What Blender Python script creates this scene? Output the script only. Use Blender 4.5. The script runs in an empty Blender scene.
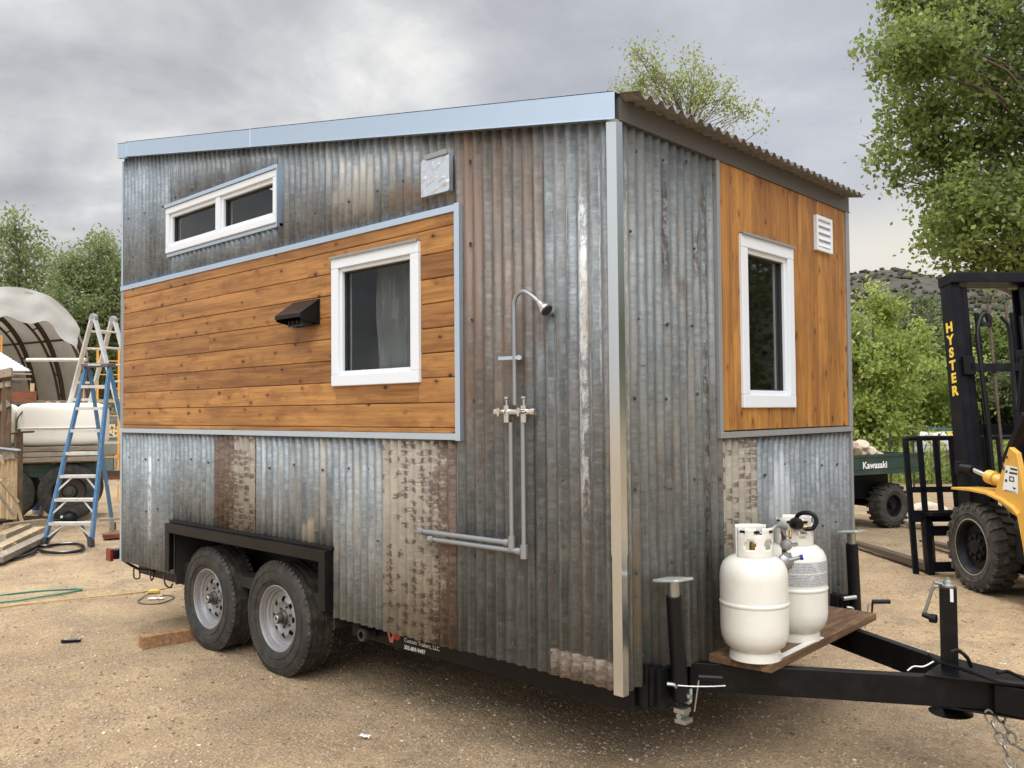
import bpy, bmesh, math, random
import numpy as np
from mathutils import Vector, Matrix, Euler
R=math.radians; PI=math.pi
random.seed(7); rng=np.random.default_rng(11)
sc=bpy.context.scene; COL=sc.collection

# ---------------- camera (fitted to the photograph) ----------------
CAM=Vector((2.2205,-3.0611,1.6897)); YAW,PITCH,ROLL,FPX=2.322,0.0321,-0.0088,866.3
_fw=Vector((math.cos(YAW)*math.cos(PITCH),math.sin(YAW)*math.cos(PITCH),math.sin(PITCH)))
_r=Vector((math.sin(YAW),-math.cos(YAW),0)); _u=_r.cross(_fw)
CR=_r*math.cos(ROLL)+_u*math.sin(ROLL); CU=-_r*math.sin(ROLL)+_u*math.cos(ROLL)
cd=bpy.data.cameras.new('camera'); cam=bpy.data.objects.new('camera',cd); COL.objects.link(cam)
cd.sensor_width=36; cd.lens=FPX/1024*36; cd.clip_end=3000; cd.clip_start=.05
M_=Matrix((CR,CU,-_fw)).transposed().to_4x4(); M_.translation=CAM; cam.matrix_world=M_; sc.camera=cam
def ray(px,py): return _fw+CR*((px-512)/FPX)-CU*((py-384)/FPX)
def at(px,py,ax,v):
    "point where the sight line of a pixel meets the plane x|y|z = v"
    d=ray(px,py); return CAM+d*((v-CAM[ax])/d[ax])
def dep(px,py,D): return CAM+ray(px,py)*D
def gnd(px,py): return at(px,py,2,0)
def gx(px,D):
    "ground point at depth D under pixel column px"
    p=dep(px,393,D); return Vector((p.x,p.y,0))

# ---------------- objects ----------------
def tag(o,label=None,cat=None,group=None,kind=None):
    if label: o['label']=label
    if cat: o['category']=cat
    if group: o['group']=group
    if kind: o['kind']=kind
    return o
def empty(name,loc=(0,0,0),rz=0.0,label=None,cat=None,group=None):
    o=bpy.data.objects.new(name,None); o.empty_display_size=.2; COL.objects.link(o)
    o.location=loc; o.rotation_euler=(0,0,rz); return tag(o,label,cat,group)
def origin(o):
    "world offset of the (unrotated) root of o, for geometry written in world coordinates"
    v=Vector((0,0,0))
    while o is not None: v+=o.location; o=o.parent
    return v
class MB:
    def __init__(s): s.v=[];s.f=[];s.m=[];s.cur=0
    def add(s,vs,fs):
        b=len(s.v); s.v+=[tuple(v) for v in vs]; s.f+=[tuple(i+b for i in f) for f in fs]; s.m+=[s.cur]*len(fs); return s
    def box(s,a,b,jit=0):
        x0,y0,z0=a;x1,y1,z1=b
        vs=[(x0,y0,z0),(x1,y0,z0),(x1,y1,z0),(x0,y1,z0),(x0,y0,z1),(x1,y0,z1),(x1,y1,z1),(x0,y1,z1)]
        return s.add(vs,[(0,3,2,1),(4,5,6,7),(0,1,5,4),(1,2,6,5),(2,3,7,6),(3,0,4,7)])
    def beam(s,p0,p1,w,h,up=(0,0,1)):
        "box from p0 to p1, w wide sideways, h along up"
        p0=Vector(p0);p1=Vector(p1);d=(p1-p0).normalized();up=Vector(up)
        side=d.cross(up)
        if side.length<1e-4: side=d.cross(Vector((1,0,0)))
        side.normalize(); u=side.cross(d).normalized(); a=side*w/2;b=u*h/2
        vs=[p0-a-b,p0+a-b,p0+a+b,p0-a+b,p1-a-b,p1+a-b,p1+a+b,p1-a+b]
        return s.add(vs,[(0,1,2,3),(7,6,5,4),(0,4,5,1),(1,5,6,2),(2,6,7,3),(3,7,4,0)])
    def tube(s,pts,r,seg=8,caps=True,closed=False):
        pts=[Vector(p) for p in pts];n=len(pts)
        rs=r if isinstance(r,(list,tuple)) else [r]*n
        b=len(s.v); ref=None
        for i,p in enumerate(pts):
            if closed: d=pts[(i+1)%n]-pts[i-1]
            else: d=pts[min(i+1,n-1)]-pts[max(i-1,0)]
            if d.length<1e-9: d=Vector((0,0,1))
            d.normalize()
            if ref is None:
                ref=Vector((0,0,1)) if abs(d.z)<.9 else Vector((1,0,0))
            a=ref-d*ref.dot(d)
            if a.length<1e-5: a=d.orthogonal()
            a.normalize(); ref=a; c=d.cross(a)
            for k in range(seg):
                t=2*PI*k/seg; s.v.append(tuple(p+(a*math.cos(t)+c*math.sin(t))*rs[i]))
        m=n if closed else n-1
        for i in range(m):
            j=(i+1)%n
            for k in range(seg):
                q=(k+1)%seg; s.f.append((b+i*seg+k,b+i*seg+q,b+j*seg+q,b+j*seg+k)); s.m.append(s.cur)
        if caps and not closed:
            s.f.append(tuple(b+k for k in range(seg))[::-1]); s.m.append(s.cur)
            s.f.append(tuple(b+(n-1)*seg+k for k in range(seg))); s.m.append(s.cur)
        return s
    def cyl(s,p0,p1,r,seg=20,r1=None):
        return s.tube([p0,p1],[r,r if r1 is None else r1],seg)
    def lathe(s,prof,c=(0,0,0),axis=(0,0,1),seg=32,arc=None):
        "prof: (radius, height along axis)"
        ax=Vector(axis).normalized(); a=ax.orthogonal().normalized()
        if abs(ax.z)>.9: a=Vector((1,0,0))
        q=ax.cross(a); c=Vector(c); b=len(s.v)
        a0,a1=(0,2*PI) if arc is None else arc
        full=arc is None; ns=seg if full else seg+1
        for (r,h) in prof:
            for k in range(ns):
                t=a0+(a1-a0)*k/seg; s.v.append(tuple(c+ax*h+(a*math.cos(t)+q*math.sin(t))*r))
        for i in range(len(prof)-1):
            for k in range(seg):
                j=(k+1)%ns if full else k+1
                s.f.append((b+i*ns+k,b+i*ns+j,b+(i+1)*ns+j,b+(i+1)*ns+k)); s.m.append(s.cur)
        return s
    def prism(s,poly,o,ex,ey,ez,depth):
        "poly 2D in frame (ex,ey) at o, extruded along ez by depth"
        o=Vector(o);ex=Vector(ex);ey=Vector(ey);ez=Vector(ez);n=len(poly)
        vs=[o+ex*x+ey*y for x,y in poly]+[o+ex*x+ey*y+ez*depth for x,y in poly]
        fs=[tuple(range(n))[::-1],tuple(range(n,2*n))]+[(i,(i+1)%n,n+(i+1)%n,n+i) for i in range(n)]
        return s.add(vs,fs)
    def grid(s,P):
        "P[i][j] points"
        n=len(P);m=len(P[0]); b=len(s.v)
        for r_ in P:
            for p in r_: s.v.append(tuple(p))
        for i in range(n-1):
            for j in range(m-1):
                s.f.append((b+i*m+j,b+i*m+j+1,b+(i+1)*m+j+1,b+(i+1)*m+j)); s.m.append(s.cur)
        return s
    def build(s,name,mats,parent=None,smooth=False,bevel=0,solid=0,loc=None,world=True):
        me=bpy.data.meshes.new(name)
        off=origin(parent) if (parent is not None and world) else Vector((0,0,0))
        vs=[(v[0]-off.x,v[1]-off.y,v[2]-off.z) for v in s.v]
        if parent is None and loc is not None:
            L=Vector(loc); vs=[(v[0]-L.x,v[1]-L.y,v[2]-L.z) for v in s.v]
        me.from_pydata(vs,[],s.f)
        if not isinstance(mats,(list,tuple)): mats=[mats]
        for m in mats: me.materials.append(m)
        me.polygons.foreach_set('material_index',s.m)
        bm=bmesh.new(); bm.from_mesh(me); bmesh.ops.recalc_face_normals(bm,faces=bm.faces)
        bm.to_mesh(me); bm.free()
        if smooth:
            me.polygons.foreach_set('use_smooth',[True]*len(me.polygons))
            try: me.set_sharp_from_angle(angle=R(38 if smooth is True else smooth))
            except Exception: pass
        me.update()
        o=bpy.data.objects.new(name,me); COL.objects.link(o)
        if parent is not None: o.parent=parent
        elif loc is not None: o.location=loc
        if solid:
            md=o.modifiers.new('solid','SOLIDIFY'); md.thickness=solid; md.offset=0
        if bevel:
            md=o.modifiers.new('bevel','BEVEL'); md.width=bevel; md.segments=2; md.limit_method='ANGLE'; md.angle_limit=R(40)
        return o
def mesh_np(name,V,F,mats,parent=None,mi=None,smooth=False):
    "fast mesh from numpy arrays; F is (n,k)"
    me=bpy.data.meshes.new(name); n,k=F.shape
    me.vertices.add(len(V)); me.vertices.foreach_set('co',V.astype(np.float32).ravel())
    me.loops.add(n*k); me.loops.foreach_set('vertex_index',F.astype(np.int32).ravel())
    me.polygons.add(n); me.polygons.foreach_set('loop_start',np.arange(0,n*k,k,dtype=np.int32))
    if not isinstance(mats,(list,tuple)): mats=[mats]
    for m in mats: me.materials.append(m)
    if mi is not None: me.polygons.foreach_set('material_index',mi.astype(np.int32))
    if smooth: me.polygons.foreach_set('use_smooth',np.ones(n,dtype=bool))
    me.update(calc_edges=True)
    o=bpy.data.objects.new(name,me); COL.objects.link(o)
    if parent is not None: o.parent=parent
    return o
def copy_tree(o,parent=None):
    c=o.copy(); COL.objects.link(c); c.parent=parent
    for ch in list(o.children): copy_tree(ch,c)
    return c
def text(name,s,size,mat,o,ex,ey,parent=None,extrude=.001,align='LEFT',bold=0,wide=1.0):
    "text lying in the frame (ex right, ey up) at world point o"
    cu=bpy.data.curves.new(name,'FONT'); cu.body=s; cu.size=size; cu.extrude=extrude; cu.align_x=align; cu.offset=bold
    t=bpy.data.objects.new('tmp',cu); COL.objects.link(t)
    dg=bpy.context.evaluated_depsgraph_get(); me=bpy.data.meshes.new_from_object(t.evaluated_get(dg)); me.name=name
    bpy.data.objects.remove(t); me.transform(Matrix.Diagonal((wide,1,1,1)))
    ex=Vector(ex).normalized(); ey=Vector(ey); ey=(ey-ex*ey.dot(ex)).normalized(); ez=ex.cross(ey)
    m=Matrix((ex,ey,ez)).transposed().to_4x4(); off=origin(parent) if parent is not None else Vector((0,0,0))
    m.translation=Vector(o)-off; me.transform(m); me.materials.clear(); me.materials.append(mat)
    ob=bpy.data.objects.new(name,me); COL.objects.link(ob)
    if parent is not None: ob.parent=parent
    return ob
def arc_pts(c,ex,ey,r,a0,a1,n):
    c=Vector(c);ex=Vector(ex);ey=Vector(ey)
    return [c+ex*math.cos(a0+(a1-a0)*i/n)*r+ey*math.sin(a0+(a1-a0)*i/n)*r for i in range(n+1)]
def catmull(pts,n=8,closed=False):
    P=[Vector(p) for p in pts];N=len(P);out=[]
    rngi=range(N if closed else N-1)
    for i in rngi:
        p1=P[i];p2=P[(i+1)%N]
        p0=P[i-1] if (i>0 or closed) else p1*2-p2
        p3=P[(i+2)%N] if (i+2<N or closed) else p2*2-p1
        for k in range(n):
            t=k/n
            out.append(.5*((2*p1)+(-p0+p2)*t+(2*p0-5*p1+4*p2-p3)*t*t+(-p0+3*p1-3*p2+p3)*t**3))
    if not closed: out.append(P[-1])
    return out

# ---------------- materials ----------------
class G:
    "small node builder"
    def __init__(s,name):
        s.m=bpy.data.materials.new(name); s.m.use_nodes=True; s.t=s.m.node_tree; s.t.nodes.clear()
        s.out=s.n('ShaderNodeOutputMaterial'); s.b=s.n('ShaderNodeBsdfPrincipled'); s.l(s.b.outputs[0],s.out.inputs[0])
    def n(s,t): return s.t.nodes.new(t)
    def l(s,a,b): s.t.links.new(a,b)
    def put(s,sock,v):
        if isinstance(v,bpy.types.NodeSocket): s.l(v,sock)
        elif isinstance(v,(tuple,list)) and len(v)==3 and sock.type=='RGBA': sock.default_value=(*v,1)
        else: sock.default_value=v
    def math(s,op,a,b=None,c=None,clamp=False):
        n=s.n('ShaderNodeMath'); n.operation=op; n.use_clamp=clamp; s.put(n.inputs[0],a)
        if b is not None: s.put(n.inputs[1],b)
        if c is not None: s.put(n.inputs[2],c)
        return n.outputs[0]
    def mix(s,f,a,b,mode='MIX'):
        n=s.n('ShaderNodeMix'); n.data_type='RGBA'; n.blend_type=mode; n.clamp_factor=True
        s.put(n.inputs['Factor'],f); s.put(n.inputs[6],a); s.put(n.inputs[7],b); return n.outputs[2]
    def pos(s): return s.n('ShaderNodeNewGeometry').outputs['Position']
    def obj(s): return s.n('ShaderNodeTexCoord').outputs['Object']
    def sep(s,v):
        n=s.n('ShaderNodeSeparateXYZ'); s.l(v,n.inputs[0]); return n.outputs
    def comb(s,x,y,z=0.0):
        n=s.n('ShaderNodeCombineXYZ'); s.put(n.inputs[0],x); s.put(n.inputs[1],y); s.put(n.inputs[2],z); return n.outputs[0]
    def map(s,v,scale=(1,1,1),loc=(0,0,0),rot=(0,0,0)):
        n=s.n('ShaderNodeMapping'); s.l(v,n.inputs[0]); n.inputs['Scale'].default_value=scale; n.inputs['Location'].default_value=loc; n.inputs['Rotation'].default_value=rot; return n.outputs[0]
    def noise(s,v,scale=5.0,detail=4.0,rough=.55,dist=0.0,col=False):
        n=s.n('ShaderNodeTexNoise'); s.l(v,n.inputs['Vector']); n.inputs['Scale'].default_value=scale; n.inputs['Detail'].default_value=detail
        n.inputs['Roughness'].default_value=rough; n.inputs['Distortion'].default_value=dist; return n.outputs[1 if col else 0]
    def vor(s,v,scale=5.0,out='Distance',rand=1.0,feature='F1'):
        n=s.n('ShaderNodeTexVoronoi'); n.feature=feature; s.l(v,n.inputs['Vector']); n.inputs['Scale'].default_value=scale; n.inputs['Randomness'].default_value=rand; return n.outputs[out]
    def ramp(s,f,a,b,smooth=True):
        "0 below a, 1 above b"
        n=s.n('ShaderNodeMapRange'); n.interpolation_type='SMOOTHSTEP' if smooth else 'LINEAR'
        s.put(n.inputs['Value'],f); n.inputs['From Min'].default_value=a; n.inputs['From Max'].default_value=b
        return n.outputs[0]
    def cr(s,f,stops):
        n=s.n('ShaderNodeValToRGB'); s.l(f,n.inputs[0]); e=n.color_ramp.elements
        while len(e)>1: e.remove(e[-1])
        e[0].position=stops[0][0]; e[0].color=(*stops[0][1],1)
        for p,c in stops[1:]:
            q=e.new(p); q.color=(*c,1)
        return n.outputs[0]
    def rand(s): return s.n('ShaderNodeNewGeometry').outputs['Random Per Island']
    def bump(s,h,st=.3,d=.01):
        n=s.n('ShaderNodeBump'); n.inputs['Strength'].default_value=st; n.inputs['Distance'].default_value=d; s.l(h,n.inputs['Height']); s.l(n.outputs[0],s.b.inputs['Normal']); return n
    def set(s,col=None,rough=None,metal=None,spec=None,**k):
        if col is not None: s.put(s.b.inputs['Base Color'],col)
        if rough is not None: s.put(s.b.inputs['Roughness'],rough)
        if metal is not None: s.put(s.b.inputs['Metallic'],metal)
        if spec is not None: s.b.inputs['Specular IOR Level'].default_value=spec
        for a,v in k.items(): s.put(s.b.inputs[a.replace('_',' ')],v)
        return s.m
def simple(name,c,rough=.5,metal=0.0,var=.25,scale=8,bump=.1,dirt=None,dscale=3,damt=.5,spec=None,bd=.003):
    g=G(name); p=g.obj(); n1=g.noise(p,scale,6,.6)
    a=tuple(x*(1-var) for x in c); b=tuple(min(1,x*(1+var)) for x in c)
    col=g.mix(n1,a,b)
    if dirt:
        n2=g.noise(p,dscale,7,.65); col=g.mix(g.math('MULTIPLY',g.ramp(n2,.45,.7),damt),col,dirt)
    rr=g.math('MULTIPLY_ADD',n1,.25,rough-.12,clamp=True)
    g.set(col,rr,metal,spec)
    if bump: g.bump(g.noise(p,scale*12,3,.6),bump,bd)
    return g.m
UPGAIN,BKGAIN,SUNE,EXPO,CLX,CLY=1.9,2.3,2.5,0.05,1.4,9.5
# ---- corrugated sheets: u = x - y runs along the long wall and then round the corner
def corr_mat(name,c1,c2,rough=.46,metal=.30,warm=(.23,.15,.10),warm_amt=.3,rust=0.0,pale=0.0,zwarm=None,dash=None,whites=(),bands=(),blotch=(),seed=0.0,rustbot=None,pit=0.0,lines=.5):
    c1=(c1[0]*.82,c1[1]*.84,c1[2]*.80); c2=(c2[0]*.96,c2[1]*.975,c2[2]*.95)
    g=G(name); P=g.sep(g.pos()); x,y,z=P[0],P[1],P[2]
    u=g.math('SUBTRACT',x,y)
    def uv(sx,sz,o=0.0): return g.comb(g.math('MULTIPLY',u,sx),g.math('MULTIPLY',z,sz),seed+o)
    def wn2(*v):
        n=g.n('ShaderNodeTexWhiteNoise'); n.noise_dimensions='3D'; g.l(g.comb(*v),n.inputs['Vector']); return n.outputs['Value']
    big=g.noise(uv(2.6,.8),1,6,.62); strk=g.noise(uv(24,1.0,3),1,6,.7); sp=g.noise(uv(42,42,7),1,5,.75); mid=g.noise(uv(7,4,9),1,8,.72); fine=g.noise(uv(110,6,5),1,3,.6)
    f=g.math('ADD',g.math('MULTIPLY',g.ramp(strk,.34,.66),.40),g.math('MULTIPLY',g.ramp(big,.33,.67),.38)); f=g.math('ADD',f,g.math('MULTIPLY',g.ramp(mid,.38,.62),.22))
    col=g.mix(f,c1,c2)
    # zinc spangle: fine light and dark mottling, wider than tall
    col=g.mix(g.math('MULTIPLY',g.ramp(sp,.52,.62),.42),col,tuple(v*1.28 for v in c2)); col=g.mix(g.math('MULTIPLY',g.ramp(sp,.47,.38),.42),col,tuple(v*.62 for v in c1))
    col=g.mix(g.math('MULTIPLY',g.ramp(fine,.52,.62),.30),col,tuple(v*.62 for v in c1))
    # each rib carries its own thin worn or oxidised line
    rp=g.math('MULTIPLY_ADD',u,2/.0677,seed*3.7); ri=g.math('FLOOR',rp); rf=g.math('FRACT',rp); r1=wn2(ri,seed,1.0); r2=wn2(ri,seed,2.0); r3=wn2(ri,seed,3.0)
    ctr=g.math('MULTIPLY_ADD',r2,.6,.2); dl=g.math('ABSOLUTE',g.math('SUBTRACT',g.math('ADD',rf,g.math('MULTIPLY',g.math('SUBTRACT',g.noise(uv(0.0,5.0,90),1,4,.7),.5),.35)),ctr))
    lm=g.math('MULTIPLY',g.math('MULTIPLY',g.ramp(dl,.13,.03),g.ramp(r1,.45,.55)),g.ramp(g.noise(uv(3.0,2.6,91),1,6,.75),.42,.60))
    lc=g.mix(g.ramp(r3,.45,.55),tuple(min(1,v*1.55) for v in c2),(.30,.245,.18)); col=g.mix(g.math('MULTIPLY',lm,lines),col,lc)
    lm2=g.math('MULTIPLY',g.math('MULTIPLY',g.ramp(dl,.30,.12),g.ramp(r1,.30,.22)),g.ramp(g.noise(uv(3.0,1.6,95),1,6,.75),.40,.62)); col=g.mix(g.math('MULTIPLY',lm2,.6),col,tuple(v*.48 for v in c1))
    # warm oxide streaks
    wn=g.noise(uv(13,.8,13),1,7,.7); w=g.math('MULTIPLY',g.ramp(wn,.47,.60),warm_amt)
    if zwarm: w=g.math('MULTIPLY',w,g.ramp(g.math('ADD',z,g.math('MULTIPLY',g.math('SUBTRACT',strk,.5),1.2)),zwarm[0],zwarm[1]))
    w=g.math('MULTIPLY',w,g.ramp(mid,.28,.55)); col=g.mix(w,col,warm)
    if pale:
        pn=g.noise(uv(15,1.5,21),1,8,.78); col=g.mix(g.math('MULTIPLY',g.ramp(pn,.55,.64),pale),col,(.42,.43,.42))
    for (u0,u1,z0,z1,cc,am,thr) in blotch:   # local stains with their own ragged outline
        du=g.math('MULTIPLY',g.math('SUBTRACT',u,(u0+u1)/2),2/(u1-u0)); dz=g.math('MULTIPLY',g.math('SUBTRACT',z,(z0+z1)/2),2/(z1-z0))
        d=g.math('ADD',g.math('POWER',g.math('ABSOLUTE',du),2),g.math('POWER',g.math('ABSOLUTE',dz),2))
        m=g.ramp(g.math('ADD',g.math('MULTIPLY',d,-.38),g.noise(uv(20,3.2,u0*9),1,8,.75)),thr-.06,thr+.16)
        if am<0: col=g.mix(g.math('MULTIPLY',m,-am),col,g.mix(1.0,col,cc,'MULTIPLY'))
        else: col=g.mix(g.math('MULTIPLY',m,am),col,cc)
    for (uc,w_,z0,z1,cc,am) in bands:        # run-off streaks
        d=g.math('ABSOLUTE',g.math('ADD',g.math('SUBTRACT',u,uc),g.math('MULTIPLY',g.math('SUBTRACT',g.noise(uv(0,1.8,uc),1,6,.7),.5),w_*1.2)))
        m=g.math('MULTIPLY',g.ramp(g.math('ADD',d,g.math('MULTIPLY',g.math('SUBTRACT',g.noise(uv(80,14,uc),1,5,.8),.5),w_*1.1)),w_*.95,w_*.6),g.ramp(g.noise(uv(95,12,uc*3),1,8,.88),.455,.53))
        m=g.math('MULTIPLY',m,g.math('MULTIPLY',g.ramp(z,z0,z0+.25),g.ramp(z,z1,z1-.2)))
        col=g.mix(g.math('MULTIPLY',m,am),col,cc)
    if dash:
        (da,db,d0,d1)=dash     # density of the flakes rises from u=da to u=db, between d0 and d1
        col=g.mix(.78,col,(.235,.205,.16)); col=g.mix(g.math('MULTIPLY',g.ramp(mid,.42,.62),.55),col,(.33,.285,.215)); col=g.mix(g.math('MULTIPLY',g.ramp(strk,.52,.66),.5),col,(.20,.19,.175)); col=g.mix(g.math('MULTIPLY',g.ramp(sp,.55,.65),.4),col,(.44,.40,.32))
        zz=g.math('ADD',g.math('MULTIPLY_ADD',z,1/.040,g.math('MULTIPLY',wn2(g.math('FLOOR',g.math('DIVIDE',u,.0677)),seed,7.0),.55)),g.math('MULTIPLY',g.noise(uv(9,9,33),1,3,.6),1.1)); cu=g.math('ADD',g.math('DIVIDE',u,.0677),g.math('MULTIPLY',g.noise(uv(14,14,35),1,4,.7),.22))
        row=g.math('FLOOR',zz); fr=g.math('FRACT',zz); cc_=g.math('FLOOR',cu); fc=g.math('FRACT',cu); rnd=wn2(cc_,row,seed)
        den=g.n('ShaderNodeMapRange'); g.l(u,den.inputs['Value']); den.inputs['From Min'].default_value=da; den.inputs['From Max'].default_value=db; den.inputs['To Min'].default_value=d0+.08; den.inputs['To Max'].default_value=d1+.05
        rag=g.math('MULTIPLY',g.math('SUBTRACT',g.noise(uv(60,80,37),1,6,.85),.5),1.05)
        shp=g.math('MULTIPLY',g.ramp(g.math('ADD',g.math('ABSOLUTE',g.math('SUBTRACT',fr,.5)),rag),.40,.30),g.ramp(g.math('ADD',g.math('ABSOLUTE',g.math('SUBTRACT',fc,.5)),rag),.50,.38))
        on=g.ramp(g.math('SUBTRACT',den.outputs[0],rnd),-.02,.06); m=g.math('MULTIPLY',shp,on)
        solid=g.ramp(g.math('ADD',den.outputs[0],g.math('MULTIPLY',g.math('SUBTRACT',g.noise(uv(16,9,39),1,6,.8),.5),1.1)),.76,.86)
        m=g.math('MAXIMUM',m,solid); col=g.mix(g.math('MULTIPLY',m,.9),col,g.mix(g.ramp(sp,.4,.6),(.045,.025,.018),(.13,.078,.052)))
    if rust:
        rn=g.noise(uv(19,6,51),1,9,.78); rb=g.noise(uv(2.2,.9,53),1,3,.5)
        m=g.ramp(g.math('ADD',rn,g.math('MULTIPLY',rb,.4)),.86-rust*.3,.94-rust*.3); col=g.mix(g.math('MULTIPLY',m,.7),col,(.12,.07,.045))
    if rustbot:
        m=g.ramp(g.math('ADD',z,g.math('MULTIPLY',g.noise(uv(12,12,61),1,7,.75),-.26)),rustbot[0]-.10,rustbot[0]-.14)
        col=g.mix(g.math('MULTIPLY',m,.65),col,g.mix(g.ramp(g.noise(uv(30,40,63),1,7,.8),.42,.56),(.36,.28,.20),(.10,.055,.035)))
    if pit:
        v=g.vor(uv(30,24,71),1,'Distance'); v2=g.ramp(g.noise(uv(4,2,73),1,3,.6),.45,.6); col=g.mix(g.math('MULTIPLY',g.math('MULTIPLY',g.ramp(v,.16,.08),v2),pit*2),col,(.06,.045,.035))
    g.set(col,g.math('MULTIPLY_ADD',strk,.3,rough-.15),g.math('MULTIPLY',g.math('SUBTRACT',1.0,w),metal))
    h=g.math('ADD',g.math('MULTIPLY',sp,.5),g.math('MULTIPLY',mid,1.0)); g.bump(h,.5,.005)
    return g.m
GB1,GB2=(.135,.165,.20),(.30,.335,.375)      # blue-grey zinc
DB1,DB2=(.085,.090,.10),(.20,.21,.225)        # darker
BR1,BR2=(.085,.070,.062),(.175,.15,.135)      # brown oxidised
CM={}
GW=(.46,.47,.48)
CM['far']=corr_mat('zinc_blue',(.13,.155,.19),(.27,.305,.35),warm_amt=.15,warm=(.22,.19,.16),pale=.35,seed=1.3)
CM['dark']=corr_mat('zinc_dark',(.10,.11,.125),(.215,.235,.26),warm_amt=.30,warm=(.17,.14,.115),pale=.2,seed=4.1)
CM['mid']=corr_mat('zinc_mid',(.12,.135,.155),(.255,.275,.30),warm_amt=.35,warm=(.25,.20,.15),pale=.30,seed=7.7,blotch=[(-2.2,-1.6,2.72,3.3,(.40,.38,.33),.6,.30),(-1.75,-1.15,2.72,3.05,(.22,.125,.07),.55,.40)])
CM['brown']=corr_mat('zinc_brown',(.095,.10,.108),(.20,.215,.23),warm_amt=1.0,warm=(.15,.112,.085),zwarm=(1.2,1.9),pale=.2,seed=12.2,rust=.05,lines=.6,blotch=[(-1.35,-.35,1.5,3.5,(.95,.74,.60),-.9,.14)])
CM['brownhi']=corr_mat('zinc_brown_high',(.10,.10,.10),(.20,.205,.21),warm_amt=.7,warm=(.17,.13,.10),pale=.2,seed=15.2,rust=.05)
CM['near']=corr_mat('zinc_near',(.115,.125,.135),(.245,.265,.285),warm_amt=.2,pale=.25,seed=19.1,pit=.3,
    bands=[(-.222,.020,1.10,2.75,(.56,.57,.58),.85),(-.180,.014,1.30,2.5,(.48,.49,.50),.75),(-.30,.010,2.2,2.95,(.55,.56,.55),.7),(-.245,.012,2.1,2.97,(.24,.205,.09),.8),(-.13,.008,1.7,2.9,(.48,.49,.49),.6),(-.205,.010,1.85,2.45,(.24,.20,.12),.6),(-.075,.008,1.2,1.9,(.32,.24,.17),.6),(-.385,.006,1.6,2.98,(.58,.60,.62),.8)])
CM['nearlow']=corr_mat('zinc_near_low',(.13,.145,.16),(.255,.275,.30),warm_amt=.2,pale=.45,seed=23.0,rustbot=(.655,0),pit=.2)
CM['low_a']=corr_mat('zinc_low_pale',(.15,.17,.195),(.31,.34,.37),warm_amt=.25,warm=(.28,.24,.19),pale=.5,seed=31.5,bands=[(-4.62,.014,.55,1.5,(.55,.58,.62),.9)])
CM['dash_a']=corr_mat('flaking_sheet',(.2,.19,.17),(.4,.36,.3),metal=.03,rough=.7,dash=(-3.54,-2.97,1.05,.22),seed=36.3)
CM['low_b']=corr_mat('zinc_low_grey',(.15,.168,.19),(.30,.325,.35),warm_amt=.35,warm=(.28,.24,.18),pale=.3,seed=41.9,blotch=[(-2.50,-2.22,.80,1.06,(.52,.47,.38),.9,.22)])
CM['low_c']=corr_mat('zinc_low_warm',(.145,.16,.178),(.30,.315,.33),warm_amt=.6,warm=(.29,.25,.19),pale=.4,seed=47.4)
CM['dash_b']=corr_mat('flaking_sheet_brown',(.2,.19,.17),(.4,.36,.3),metal=.03,rough=.7,dash=(-1.60,-1.03,.22,1.02),seed=52.6)
CM['low_d']=CM['low_c']
CM['end_a']=corr_mat('end_sheet',(.12,.13,.135),(.235,.25,.255),warm_amt=.35,warm=(.22,.18,.135),pale=.2,seed=63.0,pit=.3,
    bands=[(-.105,.016,.5,2.9,(.10,.065,.045),.85),(-.09,.010,.5,2.9,(.36,.33,.28),.8),(-.41,.018,2.15,2.9,(.035,.026,.02),.95),(-.60,.022,1.7,2.4,(.05,.035,.025),.8),(-.775,.024,.7,2.95,(.055,.035,.025),.95),(-.69,.020,2.2,2.75,(.055,.035,.025),.9),(-.51,.008,.6,1.6,(.12,.08,.06),.6),(-.26,.007,.5,2.2,(.30,.24,.18),.6),(-.58,.006,.5,1.5,(.30,.25,.19),.6)],
    blotch=[(-.10,-.22,.5,1.3,(.26,.20,.14),.6,.25),(-.70,-.45,2.15,2.40,(.07,.045,.03),.9,.52)])
CM['end_b']=CM['end_a']
CM['end_dash']=corr_mat('end_flaking_sheet',(.2,.19,.17),(.4,.36,.3),metal=.03,rough=.7,dash=(-1.24,-.86,.55,.35),seed=75.3)
CM['end_c']=corr_mat('end_sheet_low',(.14,.155,.17),(.265,.285,.305),warm_amt=.2,pale=.45,seed=81.0,pit=.15,blotch=[(-1.75,-1.35,.9,1.5,(.40,.42,.43),.7,.3)])
CM['back']=CM['mid']
CM['roof']=corr_mat('roof_sheet',(.09,.085,.08),(.17,.16,.15),warm_amt=.25,seed=90.0)

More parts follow.
